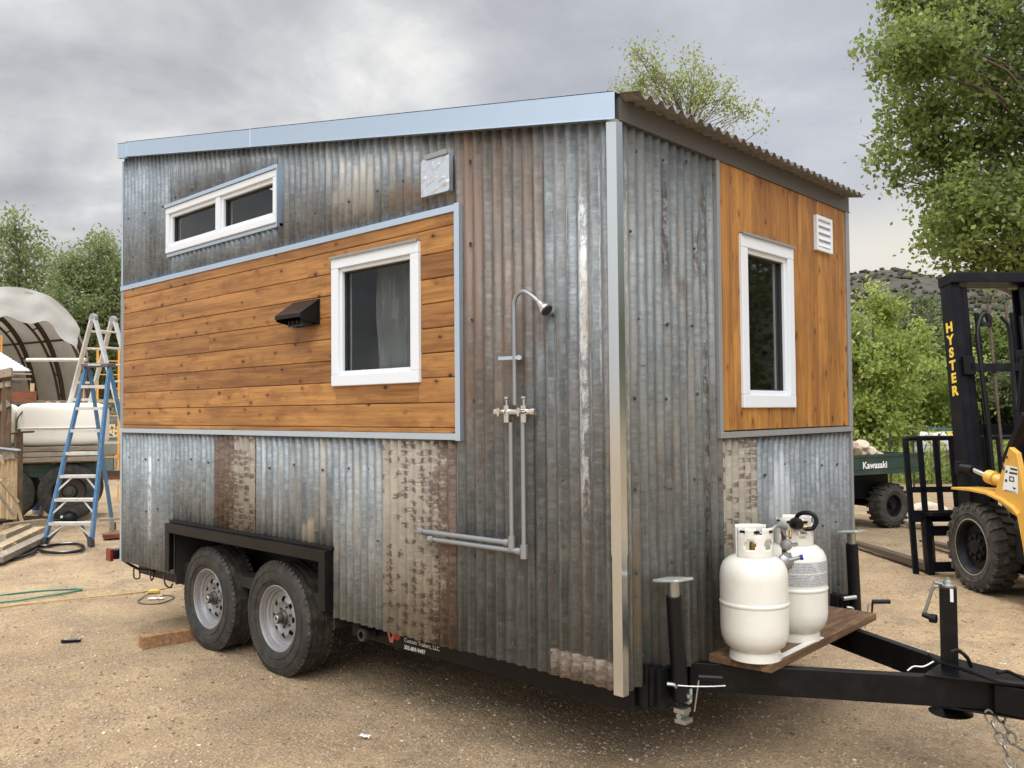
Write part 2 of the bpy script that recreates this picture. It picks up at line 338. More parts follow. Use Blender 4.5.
# ---- cedar boards (grain along local direction 'ax')
def cedar(name,ax,c_lo=(.17,.070,.020),c_hi=(.50,.245,.074),gray=0.0):
    g=G(name); P=g.sep(g.pos()); r=g.rand()
    u=P[0] if ax=='x' else P[2]; v=P[2] if ax=='x' else P[1]
    ro=g.math('MULTIPLY',r,37.0); wob=g.noise(g.comb(g.math('MULTIPLY',u,1.2),g.math('MULTIPLY',v,5.0),ro),1,3,.5)
    vv=g.math('ADD',g.math('MULTIPLY',v,1.0),g.math('MULTIPLY',wob,.05))
    grain=g.noise(g.comb(g.math('MULTIPLY',u,1.6),g.math('MULTIPLY',vv,60.0),ro),1,6,.7)
    wide=g.noise(g.comb(g.math('MULTIPLY',u,1.1),g.math('MULTIPLY',vv,14.0),ro),1,4,.6)
    blot=g.noise(g.comb(g.math('MULTIPLY',u,3.5),g.math('MULTIPLY',v,9.0),ro),1,5,.6)
    f=g.math('ADD',g.math('MULTIPLY',g.ramp(grain,.30,.70),.40),g.math('MULTIPLY',g.ramp(wide,.30,.70),.45)); f=g.math('ADD',f,g.math('MULTIPLY',g.math('SUBTRACT',r,.5),.42))
    col=g.mix(g.ramp(f,.0,.95,False),c_lo,c_hi)
    col=g.mix(g.math('MULTIPLY',g.ramp(blot,.50,.66),.55),col,(.19,.075,.022))
    # knots: one in some cells along the board
    kv=g.comb(g.math('MULTIPLY_ADD',u,4.6,g.math('MULTIPLY',ro,3.7)),g.math('MULTIPLY',v,8.0),0.0)
    vn=g.n('ShaderNodeTexVoronoi'); vn.voronoi_dimensions='2D'; g.l(kv,vn.inputs['Vector']); vn.inputs['Scale'].default_value=1.0
    kd=vn.outputs['Distance']; kc=g.sep(vn.outputs['Color'])[0]
    kn=g.math('ADD',kd,g.math('MULTIPLY',g.noise(g.comb(g.math('MULTIPLY',u,60.0),g.math('MULTIPLY',v,60.0),ro),1,4,.6),.06))
    on=g.ramp(kc,.30,.32); size=g.math('MULTIPLY_ADD',kc,.11,-.015)
    core=g.math('MULTIPLY',on,g.ramp(g.math('SUBTRACT',kn,size),.030,.0)); halo=g.math('MULTIPLY',on,g.ramp(g.math('SUBTRACT',kn,size),.17,.0))
    col=g.mix(g.math('MULTIPLY',halo,.6),col,(.17,.062,.018)); col=g.mix(g.math('MULTIPLY',core,.97),col,(.03,.012,.006))
    # pitch flecks
    fl=g.noise(g.comb(g.math('MULTIPLY',u,9.0),g.math('MULTIPLY',v,75.0),g.math('ADD',ro,5.0)),1,3,.5)
    col=g.mix(g.math('MULTIPLY',g.ramp(fl,.66,.72),.65),col,(.08,.03,.012)); st=g.noise(g.comb(g.math('MULTIPLY',u,4.0),g.math('MULTIPLY',vv,140.0),ro),1,4,.6); col=g.mix(g.math('MULTIPLY',g.ramp(st,.56,.64),.35),col,(.15,.06,.018))
    g.set(col,g.math('MULTIPLY_ADD',grain,.2,.38),0.0,.35); g.bump(g.math('ADD',grain,g.math('MULTIPLY',core,-1.0)),.25,.0015)
    return g.m
M={}
M['cedar_h']=cedar('cedar_long','x'); M['cedar_v']=cedar('cedar_end','z',(.19,.076,.017),(.53,.25,.056))
def galv(name,c=(.42,.52,.62),rough=.36,metal=.75,spang=True):
    g=G(name); p=g.pos(); n=g.noise(p,6,5,.6); s=g.noise(p,45,3,.6)
    col=g.mix(g.math('MULTIPLY',s,.3),tuple(x*.95 for x in c),tuple(min(1,x*1.06) for x in c)); col=g.mix(g.math('MULTIPLY',g.ramp(n,.45,.8),.2),col,tuple(x*.75 for x in c))
    g.set(col,g.math('MULTIPLY_ADD',n,.25,rough-.1),metal); g.bump(g.noise(p,5,2,.5),.08,.004); return g.m
M['trim']=galv('galvanised_trim',(.62,.75,.90),.30,.85); M['trim_dull']=galv('dull_galvanised_trim',(.33,.34,.35),.5,.5); M['corner']=simple('bright_corner_trim',(.62,.66,.69),.17,.97,.05,3,.02)
M['fascia_end']=galv('end_fascia_metal',(.13,.125,.12),.5,.3)
M['foil']=galv('crumpled_foil',(.72,.78,.86),.3,.85)
M['vinyl']=simple('white_vinyl',(.70,.74,.79),.35,0,.03,4,.02,dirt=(.6,.58,.54),dscale=2,damt=.12)
M['gasket']=simple('dark_gasket',(.03,.03,.032),.5)
M['chrome']=galv('zinc_pipe',(.36,.38,.40),.30,.70); M['valve']=galv('chromed_valve',(.75,.74,.72),.2,1.0)
M['black_paint']=simple('black_satin_paint',(.006,.006,.0065),.38,0,.3,20,.06,dirt=(.03,.025,.02),dscale=5,damt=.3,spec=.22)
M['black_plain']=simple('black_plastic',(.007,.007,.008),.35,0,.2,20,.03,spec=.25)
M['under']=simple('underbody_black',(.02,.018,.016),.75,0,.3,9,.2,dirt=(.06,.05,.04))
def tyre_mat(name='tyre_rubber',dust=.28):
    g=G(name); p=g.pos(); n=g.noise(p,14,6,.65); n2=g.noise(p,60,3,.6)
    col=g.mix(n,(.022,.021,.020),(.045,.042,.038)); col=g.mix(g.math('MULTIPLY',g.ramp(n,.42,.72),dust),col,(.13,.105,.075))
    g.set(col,.72,0,.3); g.bump(n2,.2,.002); return g.m
M['tyre']=tyre_mat(); M['tyre_tread']=tyre_mat('dusty_tread_rubber',.8)
M['tyre_old']=tyre_mat('old_tyre_rubber',.45)
M['rim']=simple('silver_wheel_paint',(.30,.30,.31),.36,.5,.08,10,.03,dirt=(.2,.17,.13),dscale=9,damt=.35)
M['hub']=simple('greasy_hub',(.07,.06,.05),.45,.5,.4,30,.3)
M['zinc']=simple('zinc_plate',(.42,.44,.42),.32,.85,.1,20,.08)
M['jackplate']=simple('jack_foot_zinc',(.50,.53,.50),.42,.6,.1,20,.08)
M['tank']=simple('cream_tank_paint',(.70,.685,.62),.30,0,.03,5,.05,dirt=(.46,.36,.24),dscale=5,damt=.22)
M['label_gray']=None
M['brass']=simple('brass',(.55,.38,.12),.35,.9,.2,20)
M['regulator']=simple('cast_grey_metal',(.33,.34,.34),.4,.6,.2,30,.2)
M['red_dot']=simple('orange_red_sticker',(.78,.13,.06),.5); M['blue_cap']=simple('blue_plastic_cap',(.02,.03,.22),.4)
M['maroon']=simple('maroon_steel',(.09,.025,.02),.5)
M['red_lens']=simple('red_lens',(.16,.010,.008),.2,0,.1,6,0,spec=.7)
M['paper']=simple('white_paper',(.74,.74,.72),.6,0,.04); M['white_text']=simple('white_letters',(.75,.75,.73),.5,0,.05)
M['yellow_text']=simple('yellow_letters',(.80,.56,.06),.5,0,.08); M['ink']=simple('dark_ink',(.04,.04,.045),.6)
M['red_paint']=simple('red_decal',(.38,.03,.02),.5); M['pink']=simple('faded_pink_plastic',(.66,.25,.27),.5)
def wood(name,lo,hi,axis=(1,14,14),rough=.75,rings=True,dark=(.1,.07,.05),damt=.35):
    g=G(name); p=g.obj(); r=g.rand(); q=g.n('ShaderNodeVectorMath'); q.operation='ADD'; g.l(g.map(p,axis),q.inputs[0]); g.l(g.comb(g.math('MULTIPLY',r,31.0),g.math('MULTIPLY',r,17.0),0.0),q.inputs[1])
    n=g.noise(q.outputs[0],3.5,6,.65,.6); n2=g.noise(p,7,5,.6)
    f=g.math('ADD',n,g.math('MULTIPLY',g.math('SUBTRACT',r,.5),.3))
    col=g.mix(g.ramp(f,.3,.72),lo,hi); col=g.mix(g.math('MULTIPLY',g.ramp(n2,.55,.75),damt),col,dark)
    g.set(col,rough,0,.3); g.bump(n,.4,.003); return g.m
M['plat']=wood('brown_stained_plank',(.10,.055,.030),(.25,.145,.078),(9,1.2,9),.6)
M['block']=wood('wood_block',(.22,.11,.05),(.42,.25,.13),(2,12,12))
M['pine']=wood('raw_pine',(.38,.27,.15),(.60,.46,.29),(12,12,1)); M['pine_h']=wood('raw_pine_flat',(.30,.22,.13),(.52,.42,.28),(1,12,12))
M['oldwood']=wood('old_brown_timber',(.10,.065,.04),(.24,.16,.10),(10,10,1)); M['oldwood_h']=wood('grey_old_boards',(.17,.14,.11),(.34,.28,.21),(1,10,10))
M['redwood']=wood('red_brown_board',(.13,.04,.02),(.24,.09,.05),(1,10,10))
def glass(name,tint=(.86,.88,.87),boost=1.0):
    g=G(name); g.t.nodes.remove(g.b); tr=g.n('ShaderNodeBsdfTransparent'); tr.inputs[0].default_value=(*tint,1)
    gl=g.n('ShaderNodeBsdfGlossy'); gl.inputs['Roughness'].default_value=.015; geo=g.n('ShaderNodeNewGeometry'); dt=g.n('ShaderNodeVectorMath'); dt.operation='DOT_PRODUCT'; g.l(geo.outputs['Normal'],dt.inputs[0]); g.l(geo.outputs['Incoming'],dt.inputs[1])
    mx=g.n('ShaderNodeMixShader'); ff=g.math('MULTIPLY_ADD',g.math('POWER',g.math('SUBTRACT',1.0,g.math('ABSOLUTE',dt.outputs['Value'])),5.0),.95,.045*boost,clamp=True); g.l(ff,mx.inputs[0]); g.l(tr.outputs[0],mx.inputs[1]); g.l(gl.outputs[0],mx.inputs[2]); g.l(mx.outputs[0],g.out.inputs[0])
    b=g.n('ShaderNodeBump'); b.inputs['Strength'].default_value=.03; b.inputs['Distance'].default_value=.01; g.l(g.noise(g.pos(),3,2,.5),b.inputs['Height']); g.l(b.outputs[0],gl.inputs['Normal'])
    return g.m
M['glass']=glass('window_glass')
M['screen']=simple('insect_screen',(.10,.10,.10),.6)
L_,W_=5.083,2.50; SL=math.tan(R(10.0)); ZT=2.97
def ztop(x): return ZT-SL*x if x<0 else ZT-SL*x      # underside of roof edge rises to the rear
PIT=.0677; AMP=.0080
house=empty('tiny_house',(-2.5,1.25,0),0,'tiny house on a black tandem axle trailer, clad in weathered corrugated metal and orange cedar boards','tiny house')

def wall_sheets(name,face,sheets,parent,extra=None):
    """sheets: (u0,u1,zb,zt,mat,off) ; zt number or 'roof'. face 'long' (plane y=0) or 'end' (plane x=0) ; corrugation stands outward"""
    mb=MB(); mats=[]
    for (u0,u1,zb,zt,mat,off) in sheets:
        m=CM[mat]
        if m not in mats: mats.append(m)
        mb.cur=mats.index(m)
        n=max(4,int((u1-u0)/PIT*10)); ph=random.random()*.6; jag=random.uniform(-.004,.004)
        P=[]
        for i in range(n+1):
            u=u0+(u1-u0)*i/n
            w=math.sin(2*PI*(u/PIT)+ph); w=math.copysign(abs(w)**.85,w)
            d=.010+AMP*w+off
            t=ztop(u if face=='long' else 0) if zt=='roof' else zt
            b=zb+jag+ (random.uniform(-.0025,.0025) if zb<.7 else 0)
            if face=='long': P.append([Vector((u,-d,b)),Vector((u,-d,b+(t-b)*.5)),Vector((u,-d,t))])
            else: P.append([Vector((d,-u,b)),Vector((d,-u,b+(t-b)*.5)),Vector((d,-u,t))])
        mb.grid(P)
    if extra is not None: mats.append(M['screwm']); mb.cur=len(mats)-1; mb.add(extra.v,extra.f)
    o=mb.build(name,mats,parent,smooth=60,solid=.0012)
    return o
K0,K1,KZ0,KZ1=-4.250,-2.674,2.935,3.285
WX=-.972; WZ0,WZ1=1.55,2.764
Z0=.475
ls=[(-5.07,-4.10,WZ1-.02,'roof','far',0)]
# around the high window (opening K0+.03..K1-.03)
ls=[(-5.07,-4.225,WZ1-.02,'roof','far',.0),(-4.235,-4.09,KZ1-.03,'roof','far',.002),(-4.235,-4.09,WZ1-.02,KZ0+.03,'far',.002),
    (-4.10,-2.695,KZ1-.03,'roof','dark',.003),(-4.10,-2.695,WZ1-.02,KZ0+.03,'dark',.003),
    (-2.705,-2.23,WZ1-.02,'roof','dark',.001),(-2.24,-1.27,WZ1-.02,'roof','mid',.004),(-1.28,-.97,WZ1-.02,'roof','brownhi',.001),
    (-1.00,-.39,Z0,'roof','brown',.003),(-.40,-.03,.60,'roof','near',.006),(-.41,-.03,Z0,.66,'nearlow',.001),
    (-5.07,-4.16,Z0+.0,WZ0+.02,'low_a',0),(-4.17,-3.54,.84,WZ0+.02,'low_a',.002),
    (-3.55,-2.97,.84,WZ0+.02,'dash_a',.004),(-2.98,-2.28,.84,WZ0+.02,'low_b',0),(-2.29,-2.10,.84,WZ0+.02,'low_c',.003),
    (-2.11,-1.63,Z0,WZ0+.02,'low_c',.003),(-1.62,-1.03,Z0,WZ0+.02,'dash_b',.005),(-1.04,-.97,Z0,WZ0+.02,'brown',.002)]
es=[(-.88,-.02,Z0,ZT+.02,'end_a',.002),(-1.24,-.86,Z0,1.57,'end_dash',.005),(-2.48,-1.23,Z0,1.57,'end_c',.002)]
# back and far walls, floor, interior lining (a closed shell behind the cladding)
M['lining']=simple('dark_interior_board',(.13,.11,.085),.7,0,.3,6); M['drape']=simple('grey_cloth',(.17,.17,.175),.85,0,.25,5,.3,bd=.02)
mb=MB(); t=.06
def wallbox_long(x0,x1,z0,z1): 
    mb.add([(x0,.004,z0),(x1,.004,z0),(x1,.004,z1 if z1 else ztop(x1)),(x0,.004,z1 if z1 else ztop(x0)),(x0,t,z0),(x1,t,z0),(x1,t,z1 if z1 else ztop(x1)),(x0,t,z1 if z1 else ztop(x0))],[(0,1,2,3),(7,6,5,4),(0,4,5,1),(1,5,6,2),(2,6,7,3),(3,7,4,0)])
wx0,wx1,wz0,wz1=-2.075,-1.280,1.851,2.618
wallbox_long(-5.06,K0+.04,.90,None); wallbox_long(K0+.04,K1-.04,KZ1-.04,None); wallbox_long(K0+.04,K1-.04,.90,KZ0+.04)
wallbox_long(K1-.04,wx0+.05,.90,None); wallbox_long(wx0+.05,wx1-.05,.90,wz0+.05); wallbox_long(wx0+.05,wx1-.05,wz1-.05,None); wallbox_long(wx1-.05,-.004,.90,None)
ey0,ey1,ez0,ez1=1.055,1.672,1.700,2.622
for (a,b,c,d) in ((.061,ey0+.05,.9,2.97),(ey1-.05,2.44,.9,2.97),(ey0+.05,ey1-.05,.9,ez0+.05),(ey0+.05,ey1-.05,ez1-.05,2.97)): mb.box((-t,a,c),(-.004,b,d))
mb.box((-5.08,.061,.9),(-5.03,2.44,3.80))
mb.box((-5.03,2.441,.9),(-.004,2.49,2.96)); mb.add([(-5.03,2.441,2.96),(-.004,2.441,2.96),(-5.03,2.441,3.8),(-5.03,2.49,2.96),(-.004,2.49,2.96),(-5.03,2.49,3.8)],[(0,1,2),(5,4,3),(0,3,4,1),(1,4,5,2),(2,5,3,0)])
mb.build('interior_wall',M['lining'],house)
MB().box((-5.06,.07,.484),(-.065,2.44,.56)).build('floor_deck',M['under'],house)
# inner wall backing below (solid board behind lower cladding; leaves the wheel well open)
b2=MB(); b2.box((-5.06,.004,.485),(-4.17,.06,.899)); b2.box((-2.10,.004,.485),(-.004,.06,.899)); b2.box((-.06,.061,.485),(-.004,2.44,.899)); b2.box((-5.06,.061,.57),(-5.0,2.44,.899)); b2.box((-5.0,2.44,.57),(-.06,2.49,.899)); b2.build('wall_backing',M['under'],house)
# outer cladding of the two hidden sides
mb=MB(); P=[]
for i in range(371):
    u=-5.083+i*5.08/370; P.append([Vector((u,2.50+.008*math.sin(2*PI*u/PIT),Z0)),Vector((u,2.50+.008*math.sin(2*PI*u/PIT),ztop(u)))])
mb.grid(P); P=[]
for i in range(181):
    y=i*2.5/180; P.append([Vector((-5.09+.008*math.sin(2*PI*y/PIT),y,Z0)),Vector((-5.09+.008*math.sin(2*PI*y/PIT),y,3.85))])
mb.grid(P).build('corrugated_back_wall',CM['mid'],house,smooth=60)

# screws over the sheets
M['screwm']=simple('screw_heads',(.12,.12,.12),.4,.6)
mb=MB()
def screw(x,y,z,nx,ny,r=.0055):
    n=Vector((nx,ny,0)); p=Vector((x,y,z)); mb.cyl(p,p+n*.003,r*1.5,6); mb.cyl(p+n*.002,p+n*.008,r,6)
for x in np.arange(-4.95,-.1,.27):
    for z in np.arange(.55,3.9,.40):
        xx=x+random.uniform(-.05,.05); zz=z+random.uniform(-.03,.03)
        if zz>ztop(xx)-.15 or (WZ0-.03<zz<WZ1+.04 and xx<WX+.02) or (-4.2<xx<-2.05 and zz<.9) or (K0-.02<xx<K1+.02 and KZ0-.05<zz<KZ1+.05): continue
        screw(xx,-.014,zz,0,-1)
wall_sheets('corrugated_side_wall','long',ls,house,mb); mb=MB()
for y in np.arange(.12,2.45,.24):
    for z in np.arange(.6,2.9,.38):
        yy=y+random.uniform(-.04,.04)
        if z>WZ0-.05 and yy>.84: continue
        screw(.016,yy,z+random.uniform(-.03,.03),1,0)
wall_sheets('corrugated_end_wall','end',es,house,mb)

# ---- cedar siding
def boards_h():
    mb=MB(); zs=[WZ0+.028]; z=2.665-.132*8
    lines=[1.580,1.609+.0]+[2.665-.132*k for k in range(7,-1,-1)]+[2.735]
    lines=sorted(set(round(v,3) for v in lines))
    for i in range(len(lines)-1):
        a,b=lines[i],lines[i+1]
        joints={2:[-3.05],5:[-3.6],8:[-2.35]}.get(i,[])
        xs=[-5.045]+joints+[WX-.03]
        for j in range(len(xs)-1):
            y=-.024-random.uniform(0,.0012)
            seg=[(xs[j]+(0.001 if j else 0),xs[j+1]-.001)]
            for (s0,s1) in seg:
                # leave the window opening free
                parts=[(s0,s1)]
                if b>wz0 and a<wz1:
                    parts=[(s0,min(s1,wx0+.02)),(max(s0,wx1-.02),s1)]
                    c0,c1=max(s0,wx0+.02),min(s1,wx1-.02)
                    if c1-c0>.02:
                        if a<wz0-.005: mb.add(*bevbox(c0+.001,c1-.001,y,a+.0015,wz0+.01))
                        if b>wz1+.005: mb.add(*bevbox(c0+.001,c1-.001,y,wz1-.01,b-.0015))
                for (p0,p1) in parts:
                    if p1-p0<.02: continue
                    mb.add(*bevbox(p0,p1,y,a+.0015,b-.0015))
    mb.build('cedar_siding',M['cedar_h'],house)
def bevbox(x0,x1,y,z0,z1,c=.004):
    # a board with eased long edges; face at y, back at y+.018
    pr=[(y+.018,z0),(y+c,z0),(y,z0+c),(y,z1-c),(y+c,z1),(y+.018,z1)]
    vs=[(x0,a,b) for a,b in pr]+[(x1,a,b) for a,b in pr]; n=6
    return vs,[tuple(range(n)),tuple(range(2*n-1,n-1,-1))]+[(i,i+n,(i+1)%n+n,(i+1)%n) for i in range(n)]
boards_h()
def bevbox_v(y0,y1,x,z0,z1,c=.004):
    pr=[(x-.018,y0),(x-c,y0),(x,y0+c),(x,y1-c),(x-c,y1),(x-.018,y1)]
    vs=[(a,b,z0) for a,b in pr]+[(a,b,z1) for a,b in pr]; n=6
    return vs,[tuple(range(n)),tuple(range(2*n-1,n-1,-1))]+[(i,i+n,(i+1)%n+n,(i+1)%n) for i in range(n)]
mb=MB(); y=.855
while y<2.455:
    y1=min(y+.132,2.455); x=.024+random.uniform(0,.0015)
    if y1>ey0+.02 and y<ey1-.02:
        if y<ey0: 
            mb.add(*bevbox_v(y+.001,ey0+.02,x,1.585,2.965))
        elif y1>ey1: mb.add(*bevbox_v(ey1-.02,y1-.001,x,1.585,2.965))
        a,b=max(y,ey0+.02),min(y1,ey1-.02)
        mb.add(*bevbox_v(a+.001,b-.001,x,ez1-.02,2.965))
        mb.add(*bevbox_v(a+.001,b-.001,x,1.585,ez0+.02))
    else: mb.add(*bevbox_v(y+.001,y1-.001,x,1.585,2.965))
    y=y1
mb.build('cedar_siding',M['cedar_v'],house)
# black felt behind the boards (seen in the grooves)
mb=MB(); mb.box((-5.05,-.0055,WZ0+.02),(wx0+.03,-.002,WZ1-.01)); mb.box((wx1-.03,-.0055,WZ0+.02),(WX-.02,-.002,WZ1-.01)); mb.build('felt_backing',M['gasket'],house); mb=MB(); mb.box((.002,.85,1.58),(.0055,ey0+.03,2.965)); mb.box((.002,ey1-.03,1.58),(.0055,2.46,2.965))
mb.build('felt_backing',M['gasket'],house)

# ---- metal trims
def trim(name,boxes,mat,bev=.0015):
    mb=MB()
    for b in boxes: mb.box(*b)
    return mb.build(name,mat,house,bevel=bev)
trim('siding_trim',[((-5.10,-.034,WZ1-.033),(WX,-.004,WZ1+.003))],M['trim'])
trim('siding_trim',[((-5.10,-.034,WZ0-.003),(WX,-.004,WZ0+.031))],M['trim'])
trim('siding_trim',[((WX-.033,-.037,WZ0-.007),(WX+.004,-.007,WZ1+.007))],M['trim'])
trim('siding_trim',[((.004,.822,1.548),(.034,.853,2.965))],M['trim_dull'])
trim('siding_trim',[((.006,.820,1.546),(.037,2.50,1.577))],M['trim_dull'])
trim('corner_trim',[((-5.106,-.026,WZ0+.032),(-5.048,.03,WZ1-.034))],M['trim_dull'])
trim('corner_trim',[((-5.104,-.024,Z0),(-5.075,.03,WZ0-.004))],M['trim']); trim('corner_trim',[((-5.104,-.024,WZ1+.004),(-5.075,.03,3.83))],M['trim'])
# near corner angle: two thin flanges, in two lengths
for (x0,yo,xo,y1,za,zb) in ((-.024,-.028,.026,.014,.462,1.06),(-.026,-.0302,.0282,.016,1.0605,2.966)):
    mb=MB(); mb.add([(x0,yo,za),(xo,yo,za),(xo,y1,za),(xo-.002,y1,za),(xo-.002,yo+.002,za),(x0,yo+.002,za)]+[(x0,yo,zb),(xo,yo,zb),(xo,y1,zb),(xo-.002,y1,zb),(xo-.002,yo+.002,zb),(x0,yo+.002,zb)],[(0,1,7,6),(1,2,8,7),(2,3,9,8),(3,4,10,9),(4,5,11,10),(5,0,6,11),(0,5,4,1),(1,4,3,2),(6,7,10,11),(7,8,9,10)]); mb.build('corner_trim',M['corner'],house)
trim('corner_trim',[((.004,2.459,1.578),(.034,2.51,2.965))],M['trim_dull']); trim('corner_trim',[((.004,2.485,Z0),(.03,2.51,1.545))],M['trim_dull'])
# roofline fascia along the side (two lengths and two end clips)
def fascia(x0,x1,y0=-.045,h=.124,dz=0):
    mb=MB(); pr=[(x0,ztop(x0)-.004+dz),(x1,ztop(x1)-.004+dz),(x1,ztop(x1)+h+dz),(x0,ztop(x0)+h+dz)]
    mb.prism(pr,(0,y0,0),(1,0,0),(0,0,1),(0,1,0),.004)
    mb.prism([(x0,pr[0][1]),(x1,pr[1][1]),(x1,pr[1][1]+.005),(x0,pr[0][1]+.005)],(0,y0-.008,0),(1,0,0),(0,0,1),(0,1,0),.04)   # hemmed drip lip
    mb.prism([(x0,pr[0][1]+h-.002),(x1,pr[1][1]+h-.002),(x1,pr[1][1]+h+.004),(x0,pr[0][1]+h+.004)],(0,y0,0),(1,0,0),(0,0,1),(0,1,0),.10)
    return mb
fascia(-3.02,.031).build('roof_fascia',M['trim'],house,bevel=.001)
fascia(-4.985,-3.0,y0=-.048,dz=-.002).build('roof_fascia',M['trim'],house,bevel=.001)
fascia(-5.125,-4.955,y0=-.052,h=.125,dz=-.012).build('roof_fascia',M['trim'],house,bevel=.001)
# end fascia
mb=MB(); mb.box((.004,-.006,2.966),(.030,2.525,3.070)); mb.box((.030,-.006,2.966),(.036,2.525,2.972)); mb.build('end_fascia',M['fascia_end'],house,bevel=.001)
# corrugated roof
mb=MB(); P=[]
RP=.084
ny=int(2.56/RP*14)
for i in range(ny+1):
    y=-.004+2.534*i/ny; w=.0145*math.cos(2*PI*y/RP); P.append([Vector((xx,y,3.081-SL*xx+w)) for xx in (-5.17,-3,-1,.135)])
mb.grid(P).build('corrugated_roof',CM['roof'],house,smooth=70,solid=.0014)
mb=MB(); mb.add([(-5.06,.0,3.07+SL*5.06),(-.03,.0,3.07),(-.03,2.5,3.07),(-5.06,2.5,3.07+SL*5.06),(-5.06,.0,2.98+SL*5.06),(-.03,.0,2.98),(-.03,2.5,2.98),(-5.06,2.5,2.98+SL*5.06)],[(0,1,2,3),(7,6,5,4),(0,4,5,1),(1,5,6,2),(2,6,7,3),(3,7,4,0)]); mb.build('roof_deck',M['lining'],house)

# ---- windows (opening in a wall plane: frame(o, e) maps (s along, n outward, z))
def window(o,ex,nz,w,h,fw,name='window',proj=.045,mull=None,sash=.025,drip=None,mat=None):
    o=Vector(o);ex=Vector(ex);n=Vector(nz)
    mat=mat or M['vinyl']
    mb=MB()
    def bx(s0,s1,z0,z1,n0,n1,m=mb):
        a=[o+ex*s+Vector((0,0,z))+n*q for q in (n0,n1) for (s,z) in ((s0,z0),(s1,z0),(s1,z1),(s0,z1))]
        m.add(a,[(0,1,2,3),(7,6,5,4),(0,4,5,1),(1,5,6,2),(2,6,7,3),(3,7,4,0)])
    # outer frame: four mitre-free pieces, stiles between rails
    bx(0,w,0,fw,-.05,proj); bx(0,w,h-fw,h,-.05,proj); bx(0,fw,fw,h-fw,-.05,proj-.001); bx(w-fw,w,fw,h-fw,-.05,proj-.001)
    fr=mb.build('window_frame',mat,house,bevel=.004)
    fr.name=name
    s=MB()
    ins=[(fw,w-fw)] if mull is None else [(fw,mull-.03),(mull+.03,w-fw)]
    for (a,b) in ins:
        bx(a,b,fw,fw+sash,-.045,proj-.018,s); bx(a,b,h-fw-sash,h-fw,-.045,proj-.018,s); bx(a,a+sash,fw+sash,h-fw-sash,-.045,proj-.019,s); bx(b-sash,b,fw+sash,h-fw-sash,-.045,proj-.019,s)
    if mull is not None: bx(mull-.03,mull+.03,fw,h-fw,-.045,proj-.006,s)
    s.build('sash',mat,fr,bevel=.002)
    gk=MB(); gl=MB()
    for i,(a,b) in enumerate(ins):
        a0,b0,z0,z1=a+sash,b-sash,fw+sash,h-fw-sash; q=.006
        for (s0,s1,c0,c1) in ((a0,b0,z0,z0+q),(a0,b0,z1-q,z1),(a0,a0+q,z0+q,z1-q),(b0-q,b0,z0+q,z1-q)): bx(s0,s1,c0,c1,-.03,.008,gk)
        bx(a0+q-.002,b0-q+.002,z0+q-.002,z1-q+.002,-.012,-.006,gl)
    gk.build('gasket',M['gasket'],fr); gl.build('glass_pane',M['glass'],fr)
    if drip:
        d=MB(); bx(-.003,w+.003,h+.001,h+.007,-.02,proj+.012,d); bx(-.003,w+.003,h-.006,h+.001,proj+.008,proj+.012,d); d.build('drip_cap',M['trim_dull'],fr)
    return fr,bx
window((wx0,0,wz0),(1,0,0),(0,-1,0),wx1-wx0,wz1-wz0,.066,proj=.045,sash=.022,drip=True)
fr,bx=window((0,ey0,ez0),(0,1,0),(1,0,0),ey1-ey0,ez1-ez0,.070,proj=.042,sash=.024,drip=True)
fr,bx=window((K0,0,KZ0),(1,0,0),(0,-1,0),K1-K0,KZ1-KZ0,.048,proj=.045,mull=.80,sash=.028)
d=MB()
for a in ((-.01,1.583,.350,.378,-.02,.050),(-.01,1.583,.350,.353,-.02,.056),(-.012,1.586,-.026,-.003,-.02,.028),(1.577,1.586,-.03,.378,-.02,.049)): bx(*a,m=d)
d.build('flashing',M['trim'],fr,bevel=.001)
# things seen dimly behind the glass
mb=MB(); P=[]
for i in range(40):
    x=-1.86+i*.0145; P.append([Vector((x+.05,.10+.02*math.sin(i*.9)+.012*math.sin(i*2.3+k),1.75+k*.12)) for k in range(9)])
mb.grid(P).build('curtain',M['drape'],house,smooth=True)
mb=MB()
for k in range(7): mb.beam((-2.3+k*.01,.45,2.85-k*.17),(-1.4,.46,2.45-k*.17),.02,.12,(0,-1,0))
mb.build('interior_braces',simple('dark_interior_brace',(.10,.085,.065),.6),house)
mb=MB(); mb.box((-4.15,.25,3.0),(-3.6,.27,3.02)); mb.tube(catmull([(-4.1,.3,3.12),(-3.9,.28,3.03),(-3.7,.3,3.05),(-3.5,.32,3.02)]),.012); mb.box((-3.60,.2,2.95),(-3.50,.3,3.08)); mb.build('interior_shelf',simple('pale_interior_bits',(.35,.33,.28),.7),house)

# ---- extractor hood (black) on the cedar
mb=MB(); x0,x1=-2.50,-2.225; zt_,zb_=2.385,2.240
mb.box((x0-.01,-.034,zb_-.005),(x1+.01,-.0245,zt_+.008))
mb.prism([(-.034,zt_),(-.155,zt_-.085),(-.155,zt_-.125),(-.034,zb_+.0)],(x1-.006,0,0),(0,1,0),(0,0,1),(1,0,0),.006)
mb.prism([(-.034,zt_),(-.155,zt_-.085),(-.155,zt_-.125),(-.034,zb_+.0)],(x0,0,0),(0,1,0),(0,0,1),(1,0,0),.006)
mb.prism([(-.034,zt_+.004),(-.162,zt_-.086),(-.162,zt_-.112),(-.157,zt_-.112),(-.157,zt_-.089),(-.034,zt_-.002)],(x0-.004,0,0),(0,1,0),(0,0,1),(1,0,0),x1-x0+.008)
h=mb.build('vent_hood',M['black_plain'],house,bevel=.002)
f=MB(); 
for k in range(4): f.box((x0+.10+k*.045,-.13,zb_-.015),(x0+.104+k*.045,-.05,zb_+.02))
